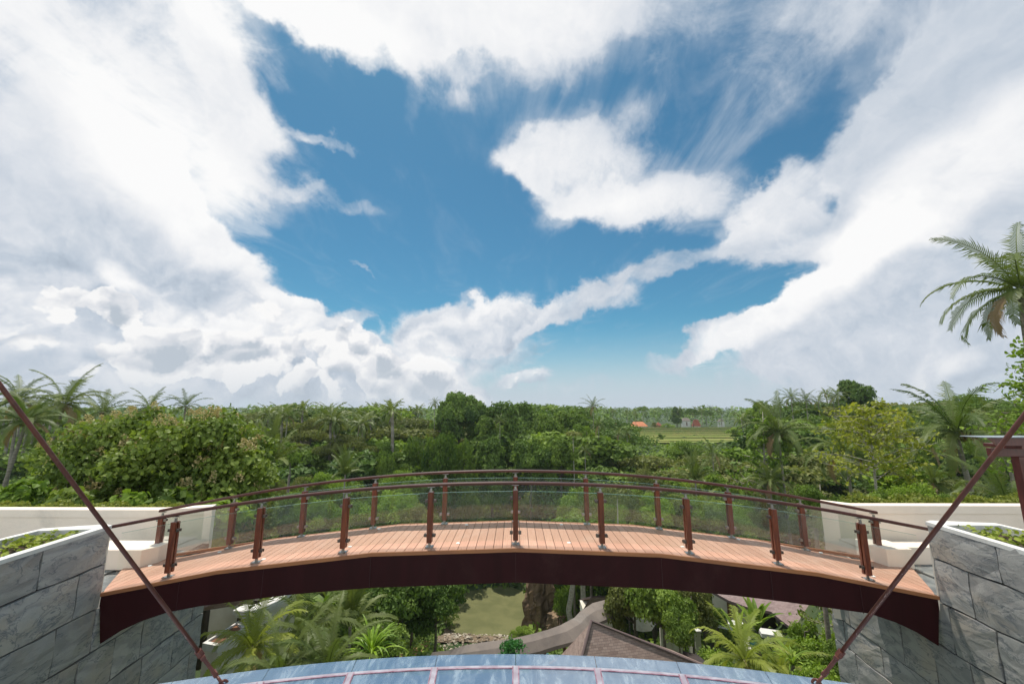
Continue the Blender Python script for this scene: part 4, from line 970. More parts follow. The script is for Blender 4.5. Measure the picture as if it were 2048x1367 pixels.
branchy(1640, 1040, 24, 960, 60, M_lfD, M_pale, 'thin twiggy tree seen above the right half of the handrail', 19, 1500, .16, 8, first=.25)
for i, (px, yt_, Y, wpx, k) in enumerate([(1620, 965, 20, 50, 'bushA'), (1820, 960, 15, 60, 'bushC'), (1760, 975, 15.5, 45, 'bushA'), (1890, 985, 14, 55, 'bushA'), (1700, 990, 16, 42, 'bushC')]):
    plant(k, px, yt_, Y, wpx, 'rounded green bush behind the right parapet', 'bushes behind the right parapet')

# ------------------------------------------------------------------ prominent trees of the far bank
BIG = [('roundB', 922, 779, 118, 44, 0, 'tallest dark tree on the skyline, left of the middle'), ('tallB', 893, 800, 114, 34, 0, 'dark tree under the left side of the tallest one'), ('roundB', 948, 806, 116, 30, 1, 'dark crown against the right shoulder of the tallest tree'), ('roundB', 1028, 800, 120, 62, 1, 'broad dark tree right of the tallest one, on the skyline'),
 ('roundA', 1085, 824, 112, 42, 0, 'dense tree right of the broad dark one'), ('roundA', 1140, 815, 118, 48, 1, 'skyline tree just left of the tall lone palm'), ('tallA', 975, 828, 112, 30, 0, 'narrow tree in the notch between the tallest tree and the broad dark one'),
 ('flat', 640, 830, 98, 68, 0, 'olive flat-topped tree left of the middle'), ('flat', 695, 868, 84, 60, 0, 'lower flat-topped tree in front of the olive one'), ('flat', 765, 880, 86, 55, 1, 'flat-topped green tree left of the vine-draped trees'),
 ('vine', 878, 862, 84, 34, 0, 'vine-draped tree in front of the tallest one'), ('vine', 838, 868, 88, 34, 1, 'vine-draped tree left of the other vine-draped one'), ('vine', 775, 898, 80, 22, 0, 'narrow vine-draped tree beside the flat-topped trees'),
 ('vine', 930, 870, 90, 36, 1, 'vine-draped tree at the foot of the tallest one'), ('tallB', 985, 868, 92, 36, 1, 'dark tree below the broad dark one'), ('roundB', 1062, 880, 88, 40, 1, 'dark round tree under the broad dark skyline tree'),
 ('tallA', 1118, 868, 88, 34, 0, 'tree with a bare lower trunk below the skyline trees'), ('roundC', 1170, 845, 100, 30, 0, 'bright green tree below the tall lone palm'),
 ('tallB', 1708, 757, 112, 34, 0, 'dark layered tree standing above the palms on the right skyline'), ('flatB', 1950, 785, 75, 70, 0, 'flat dark crown on the skyline behind the large right palm'), ('flatB', 1285, 811, 330, 13, 0, 'umbrella-shaped tree on the far skyline above the orange roofs'),
 ('tallB', 1352, 812, 320, 13, 1, 'dense dark columnar tree beside the white house on the plateau'), ('flatB', 1384, 815, 322, 17, 0, 'umbrella-shaped tree behind the white house'), ('flatB', 1411, 818, 335, 15, 0, 'umbrella-shaped tree right of the white house'),
 ('bushA', 1320, 866, 215, 10, 0, 'small dark bush alone in the rice terraces'), ('bushC', 1335, 845, 312, 13, 0, 'round green bush at the far edge of the terraces'), ('bushD', 1308, 843, 316, 7, 0, 'olive bush between the roofs beyond the terraces'),
 ('roundC', 1520, 800, 150, 40, 0, 'light green tree at the left end of the right skyline palms'), ('roundC', 585, 880, 62, 22, 0, 'light green feathery tree right of the flowering tree'), ('flat', 1370, 880, 105, 62, 1, 'wide flat canopy just below the rice terraces')]
for k, px, yt_, Y, wpx, v, lb in BIG: plant(k, px, yt_, Y, wpx, lb, v=v, sink=.5)
PB = [(1186, 812, 110, 27, 'tall lone coconut palm on the skyline right of the middle'), (870, 806, 112, 16, 'small palm beside the tallest dark tree'), (1197, 850, 96, 27, 'palm below the tall lone one'), (1237, 868, 105, 20, 'left one of two palms in front of the terraces'), (1254, 866, 108, 18, 'right one of two palms in front of the terraces'),
 (575, 832, 88, 30, 'palm left of the olive flat-topped tree'), (717, 850, 100, 28, 'palm behind the flat-topped trees'), (512, 858, 82, 30, 'palm just right of the flowering tree top'), (1425, 905, 70, 36, 'palm under the right end of the terraces'), (800, 858, 110, 22, 'palm left of the vine-draped trees'), (764, 852, 112, 22, 'palm in front of the pale meadow'), (1000, 842, 104, 20, 'palm between the two skyline giants'), (1170, 900, 80, 24, 'palm amid the dark slope right of the middle')]
for px, yc, Y, r_, lb in PB: palm(px, yc, Y, r_, lb, 'mid')
# palm grove on the right skyline
for i in range(34):
    px = 1478+i*17.0+rr_.uniform(-8, 8); Y = rr_.uniform(95, 175); sk = np.interp(px, [1460, 1530, 1570, 1660, 1700, 1800, 2050], [822, 806, 792, 784, 800, 812, 800])
    if 1690 < px < 1735: sk += 14
    palm(px, sk+rr_.uniform(0, 30), Y, 2850/Y*rr_.uniform(.85, 1.1), 'palm in the grove along the right skyline', 'mid' if Y < 120 else 'lo', group='palms on the right skyline', nuts=False)
for i in range(46):
    px = rr_.uniform(480, 860); Y = rr_.uniform(80, 170); palm(px, rr_.uniform(815, 838)+(rr_.uniform(0, 20)), Y, 3500/Y*rr_.uniform(.85, 1.1), 'palm scattered through the forest left of the middle', 'lo', group='palms in the left forest', nuts=False)
for i in range(64):
    px = 470+i*16+rr_.uniform(-8, 8); Y = rr_.uniform(300, 460); palm(px, rr_.uniform(815, 827), Y, 3600/Y*rr_.uniform(.8, 1.2), 'tiny palm on the distant skyline', 'lo', group='palms on the distant skyline', nuts=False)
for i in range(10):
    px = -40+i*16; palm(px, rr_.uniform(818, 840), rr_.uniform(70, 120), rr_.uniform(18, 30), 'palm glimpsed between the trunks at the left edge', 'lo', group='palms at the left edge', nuts=False)

# ------------------------------------------------------------------ forest fill: individual trees in rows up the far slope
def topline(px, Y):
    """photo row of the canopy at column px for trees Y metres away"""
    far = np.interp(px, [-200, 0, 480, 560, 700, 830, 880, 960, 1010, 1150, 1205, 1300, 1450, 1500, 1600, 1750, 2300], [826, 826, 815, 820, 826, 824, 838, 850, 822, 824, 885, 898, 890, 832, 815, 812, 806])
    near = np.interp(px, [-200, 400, 560, 700, 850, 1024, 1250, 1450, 1600, 2300], [935, 925, 948, 968, 985, 985, 960, 948, 925, 915])
    u = min(1, max(0, (Y-62)/(128-62))); return near+(far-near)*u**.8
kinds = ['roundA', 'roundB', 'tallB', 'roundC', 'vine', 'flat', 'tallA', 'roundD', 'flatB']
rows = [(150, 15, .6), (132, 14, .6), (116, 13, .7), (103, 12, .8), (92, 11, .8), (83, 10, .8)]
cnt = 0
for Y0, sp_, _ in rows:
    x = -1.32*Y0
    while x < 1.36*Y0:
        X = x+rr_.uniform(-2.5, 2.5); Y = Y0+rr_.uniform(-5, 5); px = 1024+CF*X/Y; x += sp_*rr_.uniform(.55, .8)
        if px < -120 or px > 2170: continue
        if px < 480 and Y0 > 120: continue
        if 845 < px < 1140 and Y < 109: continue
        if 1220 < px < 1490 and Y0 > 125: continue
        yt_ = topline(px, Y)+rr_.uniform(-18, 20)
        k = rr_.choices(kinds, [3, 3, 3, 2.2 if Y < 110 else 1, 2, 2, 2, 1, 1])[0]
        if 1220 < px < 1480 and Y0 > 90: k = rr_.choice(['bushC', 'bushA', 'flat', 'roundC'])
        LOOK = dict(roundA='mid-green round-crowned tree', roundB='dark round-crowned tree', roundC='bright green tree', roundD='olive round-crowned tree', tallA='mid-green narrow tree', tallB='dark narrow tree', vine='vine-covered tree', flat='flat-topped tree', flatB='dark flat-topped tree', bushA='dark green bush', bushC='bright green bush')
        ROW = 'on the forest crest' if Y > 125 else 'high on the far slope' if Y > 97 else 'low on the far slope'
        for lim_, zn in ((300, 'above the left parapet'), (520, 'behind the flowering tree'), (740, 'by the olive tree'), (870, 'left of the tallest tree'), (1000, 'below the tallest tree'), (1110, 'left of the lone palm'), (1220, 'below the lone palm'), (1480, 'below the rice terraces'), (1640, 'round the nut palm'), (1850, 'behind the yellow-green tree'), (9999, 'above the right parapet')):
            if px < lim_: break
        plant(k, px, yt_, Y, None, LOOK[k]+' '+ROW+' '+zn, {'v': 'vine-covered trees of the far bank', 'f': 'flat-topped trees of the far bank', 'b': 'bushes of the far bank'}.get(k[0], 'leafy trees of the far bank'), sink=.5, hmin=4); cnt += 1
# brighter low growth nearer, seen above and through the balustrade
NEAR = []
for i in range(64):
    px = 470+(i % 32)*34+rr_.uniform(-12, 12); Yn = 56 if i < 32 else 68
    if 840 < px < 1140: Yn = 97
    Y = Yn+rr_.uniform(-4, 4); yt_ = (1000 if i < 32 else 955)+rr_.uniform(-22, 20)
    if Yn == 97: yt_ = 985+rr_.uniform(-15, 40)
    k = rr_.choices(['bushC', 'bushA', 'bushD', 'roundC'], [3, 2, 1.6, 1.2 if i >= 32 else 0])[0]
    plant(k, px, yt_, Y, rr_.uniform(38, 62), 'bright leafy growth on the near slope behind the bridge' if 'bush' in k else 'bright round-crowned tree on the near slope behind the bridge', 'leafy mounds behind the bridge' if 'bush' in k else 'bright trees behind the bridge', sink=.5, hmin=4)
for i, (px, lb) in enumerate([(1233, 'left bare white trunk seen through the glass'), (1250, 'right bare white trunk seen through the glass'), (1148, 'tall straight pale trunk rising from the dark slope')]):
    Y = 46+i*20; P = at(px, 1060 if i < 2 else 960, Y); z0 = T1(P.x, Y); z1 = at(px, 985 if i < 2 else 868, Y).z; r_ = empty('bare_tree', (P.x, Y, z0)); tag(r_, lb, 'tree')
    MB().tube([(0, 0, -.3), (.1, 0, (z1-z0)*.5), (.25 if i < 2 else 0, 0, z1-z0)], [.14, .11, .05], 7).obj('trunk', M_pale, r_, smooth=True)
    g = np.random.default_rng(i); V, F, T = lobes_foliage(g, [(.2, 0, z1-z0, 1.6, 1.6, .7)], 260, .45, RHOMB); link('crown', npmesh('crown', V, F, M_lfD, T), r_)
print('forest trees', cnt)

# distant wood: palms and trees past the individual ones, one mass
g = np.random.default_rng(123); n_ = 2600; Y = 250*np.exp(g.uniform(0, 1, n_)**1.1*2.5); X = g.uniform(-1.45, 1.45, n_)*Y; px = 1024+CF*X/Y
keep = ~((px > 1205) & (px < 1500) & (Y < 335)) & ~((px < 860) & (px > 700) & (Y < 335)); X, Y = X[keep], Y[keep]; n_ = len(X)
gz = terrain(X, Y); H = g.uniform(10, 19, n_)*(1+np.maximum(0, Y-500)/2600*.9); k = 26; C = np.zeros((n_, k, 3)); d = rdir(n_*k, g, -.2).reshape(n_, k, 3); rad = (g.uniform(2.5, 6, n_)*(1+Y/1800))[:, None, None]
C[:] = np.stack([X, Y, gz+H-rad[:, 0, 0]*.6], 1)[:, None]; C += d*rad*[1, 1, .62]; C[:, 12:, 2] = (gz[:, None]+H[:, None]*g.uniform(.1, .8, (n_, k-12))); C = C.reshape(-1, 3)
sz = np.repeat((1.4+Y/260), k)*g.uniform(.7, 1.3, n_*k)
V, F = scatter(RHOMB, C, norm(d.reshape(-1, 3)+g.normal(size=(n_*k, 3))*.6)*[1, 1, .6]-[0, 0, .25], norm(d.reshape(-1, 3)+[0, 0, .8]), sz)
tag(link('distant_woodland', npmesh('distant_woodland', V, F, M_lfB, np.repeat(g.uniform(0, 1, n_), k))), 'far woodland fading to blue along the whole horizon', 'woodland', kind='stuff')

# undergrowth carpet on all the slopes
g = np.random.default_rng(8); n_ = 130000; Y = 11*np.exp(g.uniform(0, 1, n_)*math.log(330/11)); X = g.uniform(-1.4, 1.4, n_)*Y
near = np.hypot((X+3.2)/7.4, (Y-73.8)/8.4) < 1.0
gz = terrain(X, Y); keep = ~near & ~((np.abs(X) < 13) & (Y < 13)) & ~((X/Y > .235) & (X/Y < .6) & (Y > 192)) & ~((Y > 52) & (Y < 67.5) & (X > -11) & (X < .5)) & ~((Y > 14) & (Y < 48) & (X > -1.5) & (X < 34) & (g.uniform(0, 1, n_) < .8)) & ~((X > -20) & (X < -9) & (Y > 15) & (Y < 28) & (gz < -7))
lift = (1.1+np.sin(X*.45)*np.cos(Y*.37)+.7*np.sin(X*1.3+Y*.9))*.55*np.clip(Y/40, .35, 2.2)
C = np.column_stack([X, Y, gz+np.maximum(lift, 0)*g.uniform(.3, 1.1, n_)])[keep]; n_ = len(C)
V, F = scatter(RHOMB, C, g.normal(size=(n_, 3))*[1, 1, .5], g.normal(size=(n_, 3))*.55+[0, -.35, 1], np.clip(.0125*C[:, 1], .22, 4)*g.uniform(.6, 1.3, n_))
tint = np.clip(.5+.35*np.sin(C[:, 0]*.23+1)*np.cos(C[:, 1]*.19)+g.uniform(-.25, .25, n_), 0, 1)
tag(link('undergrowth', npmesh('undergrowth', V, F, M_lfA, tint)), 'dense green undergrowth covering the slopes of the valley', 'undergrowth', kind='stuff')

# ------------------------------------------------------------------ villas below the bridge
def brickmat(name, c1, c2, cm, sc, bw=.5, rh=.25, rough=.85, dirt=None):
    m, t, out = newmat(name)
    uv = t.new('ShaderNodeUVMap', uv_map='UVMap').outputs[0]
    wob = t.vm('ADD', uv, t.vm('SCALE', t.vm('SUBTRACT', t.noise(uv, 1.2, 3, .5, 0, 1), (.5, .5, .5)), scale=.05))
    br = t.new('ShaderNodeTexBrick', {'Vector': wob, 'Color1': (*c1, 1), 'Color2': (*c2, 1), 'Mortar': (*cm, 1), 'Scale': sc, 'Mortar Size': .012, 'Bias': -.1, 'Brick Width': bw, 'Row Height': rh})
    col = t.mix(t.m('MULTIPLY', t.mr(t.noise(uv, .5, 6, .6), .4, .7), .4), br.outputs[0], dirt or tuple(v*1.35 for v in c1))
    bn = t.new('ShaderNodeBump', {'Height': br.outputs[1], 'Strength': .5, 'Distance': .03, }, invert=True)
    p = t.new('ShaderNodeBsdfPrincipled', {'Base Color': col, 'Roughness': rough, 'Normal': bn.outputs[0]}); t.l.new(p.outputs[0], out.inputs[0]); return m
M_shing = brickmat('brown_shingles', (.21, .145, .12), (.33, .245, .205), (.11, .08, .07), 2.1, .55, .26)
M_shing2 = brickmat('mauve_shingles', (.23, .16, .15), (.34, .25, .235), (.13, .09, .085), 1.7, .6, .24)
M_orange = brickmat('orange_tiles', (.50, .17, .075), (.60, .24, .12), (.3, .12, .06), 1.0, .6, .5)
M_redt = brickmat('dull_red_tiles', (.30, .09, .06), (.38, .12, .08), (.18, .06, .05), 1.0, .6, .5)
M_felt = pmat('grey_brown_roof_felt', (.235, .195, .165), (.185, .155, .135), scale=.8, rough=.9, bump=.2, dirt=(.28, .25, .22))
M_cream = pmat('villa_cream_wall', (.66, .62, .52), (.60, .55, .45), scale=1.2, rough=.85, dirt=(.48, .44, .36))
M_dark = pmat('dark_opening', (.03, .022, .018), (.05, .035, .03), scale=3, rough=.5)
M_wood = pmat('villa_timber', (.16, .07, .03), (.10, .045, .02), scale=5, rough=.6)
M_terra = pmat('terracotta_wall', (.60, .27, .13), (.52, .22, .10), scale=2, rough=.85)
M_teal = pmat('teal_screen', (.03, .16, .15), (.02, .11, .11), scale=2, rough=.5)
m, t, out = newmat('pool_water'); p = t.new('ShaderNodeBsdfPrincipled', {'Base Color': (.012, .055, .05, 1), 'Roughness': .06}); t.l.new(p.outputs[0], out.inputs[0]); M_pool = m

def roofmesh(name, faces, mat, parent, thick=.12, O=None):
    """faces: lists of 3D points; planar mapping per face, thickness downward"""
    O = O or parent.location; V = []; F = []; UV = []
    for f in faces:
        P = [Vector(p) for p in f]; nrm = Vector((0, 0, 0))
        for i in range(len(P)): a, b = P[i], P[(i+1) % len(P)]; nrm += a.cross(b)
        nrm.normalize()
        if nrm.z < 0: P.reverse(); nrm = -nrm
        u = Vector((0, 0, 1)).cross(nrm); u = u.normalized() if u.length > .05 else Vector((1, 0, 0)); v = nrm.cross(u); b = len(V); n = len(P)
        V += [tuple(p-O) for p in P]+[tuple(p-O-Vector((0, 0, thick))) for p in P]
        F.append(tuple(range(b, b+n))); UV += [(p.dot(u), p.dot(v)) for p in P]
        F.append(tuple(reversed(range(b+n, b+2*n)))); UV += [(p.dot(u), p.dot(v)) for p in reversed(P)]
        for i in range(n): j = (i+1) % n; F.append((b+j, b+i, b+n+i, b+n+j)); UV += [(0, 0)]*4
    me = bpy.data.meshes.new(name); me.from_pydata(V, [], F); me.materials.append(mat); l = me.uv_layers.new(name='UVMap')
    l.data.foreach_set('uv', np.array(UV, dtype=np.float32).ravel())
    return link(name, me, parent)
def local(mb, O): mb.V = [tuple(Vector(v)-O) for v in mb.V]; return mb

# shingled hip roof in the middle
vil = empty('villa', (7, 23, -20)); tag(vil, 'villa under a big triangular brown shingle roof below the middle of the bridge', 'villa'); O = vil.location
P1 = Vector((4.32, 24.95, -12)); A = Vector((3.05, 23.07, -14)); B = Vector((10.42, 24.54, -14)); A2 = P1+(A-P1)*1.9; B2 = P1+(B-P1)*1.28
roofmesh('roof', [[P1, A2, (A2+B2)/2+Vector((0, -.01, 0)), B2], [P1, B2, Vector((12.5, 29.5, -16.5)), Vector((5.5, 30, -16.2))], [P1, Vector((5.5, 30, -16.2)), Vector((2.2, 27.4, -15.6)), A2]], M_shing, vil)
b = MB(); b.prism([(3.4, 22.2), (11.2, 24.2), (11.4, 28.4), (4, 28.6)], -21, -15.9); local(b, O).obj('wall', M_cream, vil)
b = MB(); b.tube([B2+Vector((.05, 0, -.05)), P1+(B2-P1)*.45+Vector((0, 0, .05)), P1+Vector((0, 0, .06)), A2+Vector((0, 0, .04))], .09, 6); local(b, O).obj('ridge_cap', M_shing2, vil)
# dark gutter roof strip right of it
b = MB(); b.slab([atz(1365, 1300, -15), atz(1395, 1308, -15), atz(1445, 1350, -15), atz(1430, 1367, -15), atz(1400, 1335, -15)], .25); tag(b.obj('gutter_roof', M_dark), 'dark flat gutter roof strip right of the triangular shingle roof', 'roof')

# swooping felt roof
sw = empty('covered_walkway', (2, 29, -19)); tag(sw, 'covered walkway with a curving grey-brown felt roof in front of the pond', 'walkway'); O = sw.location
UPc = [(1235, 1192), (1185, 1205), (1160, 1222), (1149, 1234), (1121, 1249), (1096, 1258), (1063, 1267), (1020, 1277), (974, 1282), (931, 1289), (900, 1299), (865, 1303)]
LOc = [(1240, 1226), (1200, 1243), (1185, 1251), (1172, 1267), (1147, 1282), (1108, 1292), (1078, 1302), (1030, 1312), (985, 1322), (935, 1328), (895, 1332), (850, 1336)]
def spl(L, n):
    x = np.linspace(0, len(L)-1, n); return list(zip(np.interp(x, range(len(L)), [a for a, b in L]), np.interp(x, range(len(L)), [b for a, b in L])))
U_ = spl(UPc, 34); D_ = spl(LOc, 34); b = MB(); V = []; F = []
for (u, d) in zip(U_, D_):
    pu = atz(*u, -15.0); pd = atz(*d, -15.7); md = (pu+pd)/2+Vector((0, 0, .12)); V += [pu, md, pd, pd-Vector((0, 0, .22)), pu-Vector((0, 0, .22))]
for i in range(33):
    for j in range(5): F.append((i*5+j, i*5+(j+1) % 5, i*5+5+(j+1) % 5, i*5+5+j))
F += [(0, 1, 2, 3, 4), tuple(range(len(V)-1, len(V)-6, -1))]
b.add(V, F); local(b, O).obj('roof', M_felt, sw, smooth=False)
for px, py in ((1170, 1262), (1130, 1285), (1090, 1296), (1040, 1308), (960, 1322)):
    P = atz(px, py, -15.9); b = MB(); b.tube([P+Vector((0, .4, 0)), P+Vector((0, .4, -4.5))], .11, 8); local(b, O).obj('column', M_wood, sw)
tw_ = empty('balustrade_wall', atz(1135, 1300, -17.6)); tag(tw_, 'terracotta wall with a row of upright slots under the curving felt roof', 'wall'); O = tw_.location
q0, q1 = atz(1098, 1322, -17.2), atz(1172, 1284, -17.2); d = (q1-q0); Lw = d.length; d.normalize(); ang_ = math.atan2(d.y, d.x); b = MB(); n_s = 11
for i in range(n_s+1): b.box(q0+d*(Lw*i/n_s)-Vector((0, 0, .55)), (.28, .2, .5), ang_)
b.box((q0+q1)/2+Vector((0, 0, -.2)), (Lw, .26, .2), ang_); b.box((q0+q1)/2+Vector((0, 0, -1.7)), (Lw, .24, 1.8), ang_); local(b, O).obj('slotted_wall', M_terra, tw_)
b = MB(); b.box((q0+q1)/2+Vector((0, .16, -.55)), (Lw, .04, .52), ang_); local(b, O).obj('backing', M_dark, tw_)
b = MB(); b.box(atz(1078, 1312, -17)+Vector((0, 0, -.6)), (1.4, .1, 1.4), .25); tag(b.obj('garden_screen', M_teal), 'small teal screen below the left part of the curving roof', 'screen')
# shingle roof behind the walkway's far end
vb = empty('pavilion', (7.6, 37, -21)); tag(vb, 'small pavilion roof of mauve shingles at the upper end of the curving walkway', 'pavilion')
q = [atz(*p_, z) for p_, z in (((1183, 1191), -15.6), ((1236, 1191), -15.6), ((1246, 1226), -17.2), ((1162, 1224), -17.2))]
roofmesh('roof', [q, [q[0], q[1], q[1]+Vector((.5, 4, -2)), q[0]+Vector((-.5, 4, -2))]], M_shing2, vb); b = MB(); c_ = sum(q, Vector())/4; b.box((c_.x, c_.y+1.3, -19.2), (3.2, 2.6, 4)); local(b, vb.location).obj('wall', M_cream, vb)

# right villa
rv = empty('villa', (28, 44, -25)); tag(rv, 'villa with a sweeping mauve shingle roof and cream walls beside the right slate wall', 'villa'); O = rv.location
def atpl(px, py, z0=-20.0, Y0=42.0, k=.42):
    r = ray(px, py); return r*((z0-k*Y0)/(r.z-k*r.y))
ev = [(1425, 1182), (1456, 1199), (1494, 1213), (1542, 1222), (1558, 1236), (1586, 1257), (1600, 1279), (1650, 1281), (1700, 1300), (1820, 1310), (1820, 1150), (1425, 1150)]
roofmesh('roof', [[atpl(*p_) for p_ in ev]], M_shing2, rv, .25)
def wallstrip(px0, py0, px1, py1, zt, zb, th=.25, name='wall', mat=M_cream, par=None, push=0.0):
    a, c = atz(px0, py0, zb), atz(px1, py1, zb); dd = (c-a); ll = dd.length; an = math.atan2(dd.y, dd.x); mid = (a+c)/2+Vector((0, push, 0)); bb_ = MB().box((mid.x, mid.y, (zt+zb)/2), (ll, th, zt-zb), an)
    return local(bb_, par.location).obj(name, mat, par) if par is not None else bb_
a = wallstrip(1428, 1243, 1480, 1256, -19.2, -24, par=rv); a = wallstrip(1480, 1256, 1570, 1266, -20.2, -24, par=rv); wallstrip(1570, 1266, 1600, 1290, -20.6, -24, par=rv)
for (x0, x1, y0, lb, zt_) in ((1522, 1551, 1266, 'door', -21.5), (1455, 1463, 1251, 'window', -20.8), (1466, 1475, 1253, 'window', -20.8)): wallstrip(x0, y0, x1, y0+1.5, zt_, -23.9, .1, lb, M_dark if lb == 'door' else M_wood, rv, -.25)
wallstrip(1514, 1262, 1556, 1268, -20.9, -21.25, 1.1, 'door_hood', M_white, rv, -.5)
wallstrip(1425, 1244, 1484, 1257, -19.6, -20.1, .9, 'cornice', M_white, rv, -.3)
c = atz(1560, 1302, -24.2); pt = [(c.x+3.3*math.cos(a), c.y+3.0*math.sin(a)) for a in np.linspace(0, 2*math.pi, 41)[:-1]]; pi_ = [(c.x+2.75*math.cos(a), c.y+2.5*math.sin(a)) for a in np.linspace(0, 2*math.pi, 41)[:-1]]
pool = empty('plunge_pool', c); tag(pool, 'round dark plunge pool with a white rim in front of the right villa', 'pool')
b = MB(); V = [(x, y, -24.0) for x, y in pt]+[(x, y, -24.0) for x, y in pi_]+[(x, y, -26.5) for x, y in pt]+[(x, y, -24.4) for x, y in pi_]; F = []
for i in range(40): j = (i+1) % 40; F += [(i, j, 40+j, 40+i), (i, 80+i, 80+j, j), (40+i, 40+j, 120+j, 120+i)]
b.add(V, F); local(b, c).obj('rim', M_white, pool); b = MB(); b.add([(x, y, -24.15) for x, y in pi_], [tuple(range(40))]); local(b, c).obj('pool_water', M_pool, pool)
wallstrip(1560, 1276, 1588, 1280, -23.4, -24.3, 1.2).obj
st_ = empty('garden_steps', atz(1570, 1278, -24)); tag(st_, 'white garden steps behind the round plunge pool', 'steps')
for i in range(3): P = atz(1566+i*4, 1273-i*3, -23.8+i*.2); local(MB().box(P, (3.2-i*.4, .7, .3), .15), st_.location).obj('step', M_white, st_)

# cream garden walls in the middle right
for i, (x0, y0, x1, y1, zt, lb) in enumerate([(1322, 1300, 1345, 1302, -17.4, 'cream garden pier left of the other two, beside the shingle roof'), (1347, 1303, 1366, 1306, -17.3, 'cream garden pier in the middle of the three by the shingle roof'), (1384, 1312, 1400, 1330, -17.2, 'long cream garden wall running towards the viewer')]):
    a, c = atz(x0, y0, -19.5), atz(x1, y1, -19.5); dd = c-a; an = math.atan2(dd.y, dd.x); mid = (a+c)/2; r_ = empty('garden_wall', (mid.x, mid.y, -19.5)); tag(r_, lb, 'garden wall')
    MB().box((0, 0, (zt+19.5)/2), (dd.length, .45, zt+19.5), an).obj('wall', M_cream, r_); MB().box((0, 0, zt+19.5+.06), (dd.length+.12, .6, .12), an).obj('coping', M_white, r_)
r_ = empty('curved_wall', atz(1300, 1262, -18.5)); tag(r_, 'curved white wall half hidden behind the leafy trees', 'wall'); O = r_.location
b = MB(); pts = [atz(x, y, -18.5) for x, y in ((1268, 1256), (1285, 1260), (1300, 1258), (1308, 1246), (1311, 1232))]
for a, c in zip(pts[:-1], pts[1:]): dd = c-a; b.box(((a+c)/2)+Vector((0, 0, .9)), (dd.length+.1, .25, 1.9), math.atan2(dd.y, dd.x))
local(b, O).obj('wall', M_white, r_)

# left villa
lv = empty('villa', (-16, 24.5, -13)); tag(lv, 'cream villa with a rounded cornice and a dark roof edge beside the left slate wall', 'villa'); O = lv.location
q = [atz(*p_, z) for p_, z in (((380, 1216), -10.0), ((500, 1198), -10.0), ((560, 1150), -8.6), ((350, 1150), -8.6))]; roofmesh('roof', [q], M_shing2, lv, .2)
w0, w1 = atz(400, 1262, -12.3), atz(478, 1236, -12.3); dd = w1-w0; an = math.atan2(dd.y, dd.x); mid = (w0+w1)/2
local(MB().box((mid.x, mid.y+.3, -12.2), (dd.length+1.5, .4, 4), an), O).obj('wall', M_cream, lv)
pts = [atz(x, y, -10.6) for x, y in ((478, 1218), (500, 1220), (520, 1214), (545, 1203), (565, 1190), (580, 1176))]; b = MB(); b2 = MB(); b3 = MB()
for a, c in zip(pts[:-1], pts[1:]):
    dd = c-a; an = math.atan2(dd.y, dd.x); mm_ = (a+c)/2; b.box(mm_, (dd.length+.12, .7, .22), an); b.box(mm_+Vector((0, .1, -.25)), (dd.length+.1, .5, .18), an); b2.box(mm_+Vector((0, .5, -1.8)), (dd.length+.1, .3, 2.9), an)
local(b, O).obj('cornice', M_white, lv, bevel=.02); local(b2, O).obj('wall', M_cream, lv)
for x, y in ((490, 1224), (515, 1222)):
    P = atz(x, y+12, -11.9); local(MB().box(P+Vector((0, -.05, 0)), (.75, .12, 1.9), .1), O).obj('window', M_dark, lv)
local(MB().box(atz(395, 1270, -12.6), (1.0, .5, 3.2), 0), O).obj('doorway', M_dark, lv)
tr_ = empty('planter_trough', atz(447, 1268, -11)); tag(tr_, 'long cream planter trough with brown soil in front of the left villa', 'planter'); O = tr_.location
C4 = [atz(405, 1285, -11), atz(436, 1291, -11), atz(492, 1252, -11), atz(478, 1240, -11)]; cc = sum(C4, Vector())/4; In = [cc+(p_-cc)*.80 for p_ in C4]; b = MB()
V = [p_ for p_ in C4]+[p_ for p_ in In]+[p_-Vector((0, 0, .3)) for p_ in C4]+[p_-Vector((0, 0, .15)) for p_ in In]; F = []
for i in range(4): j = (i+1) % 4; F += [(i, j, 4+j, 4+i), (i, 8+i, 8+j, j), (4+i, 4+j, 12+j, 12+i)]
b.add(V, F); local(b, O).obj('rim', M_white, tr_)
b = MB(); C5 = [cc+(p_-cc)*.94 for p_ in C4]; b.add([p_-Vector((0, 0, .301)) for p_ in C5]+[p_-Vector((0, 0, 4.5)) for p_ in C5], [(i, 4+i, 4+(i+1) % 4, (i+1) % 4) for i in range(4)]); local(b, O).obj('trough_wall', M_cream, tr_)
M_rsoil = pmat('red_soil', (.26, .13, .07), (.17, .085, .05), scale=1.2, rough=1, bump=.5)
b = MB(); b.add([p_-Vector((0, 0, .10)) for p_ in In], [(0, 1, 2, 3)]); local(b, O).obj('soil', M_rsoil, tr_)

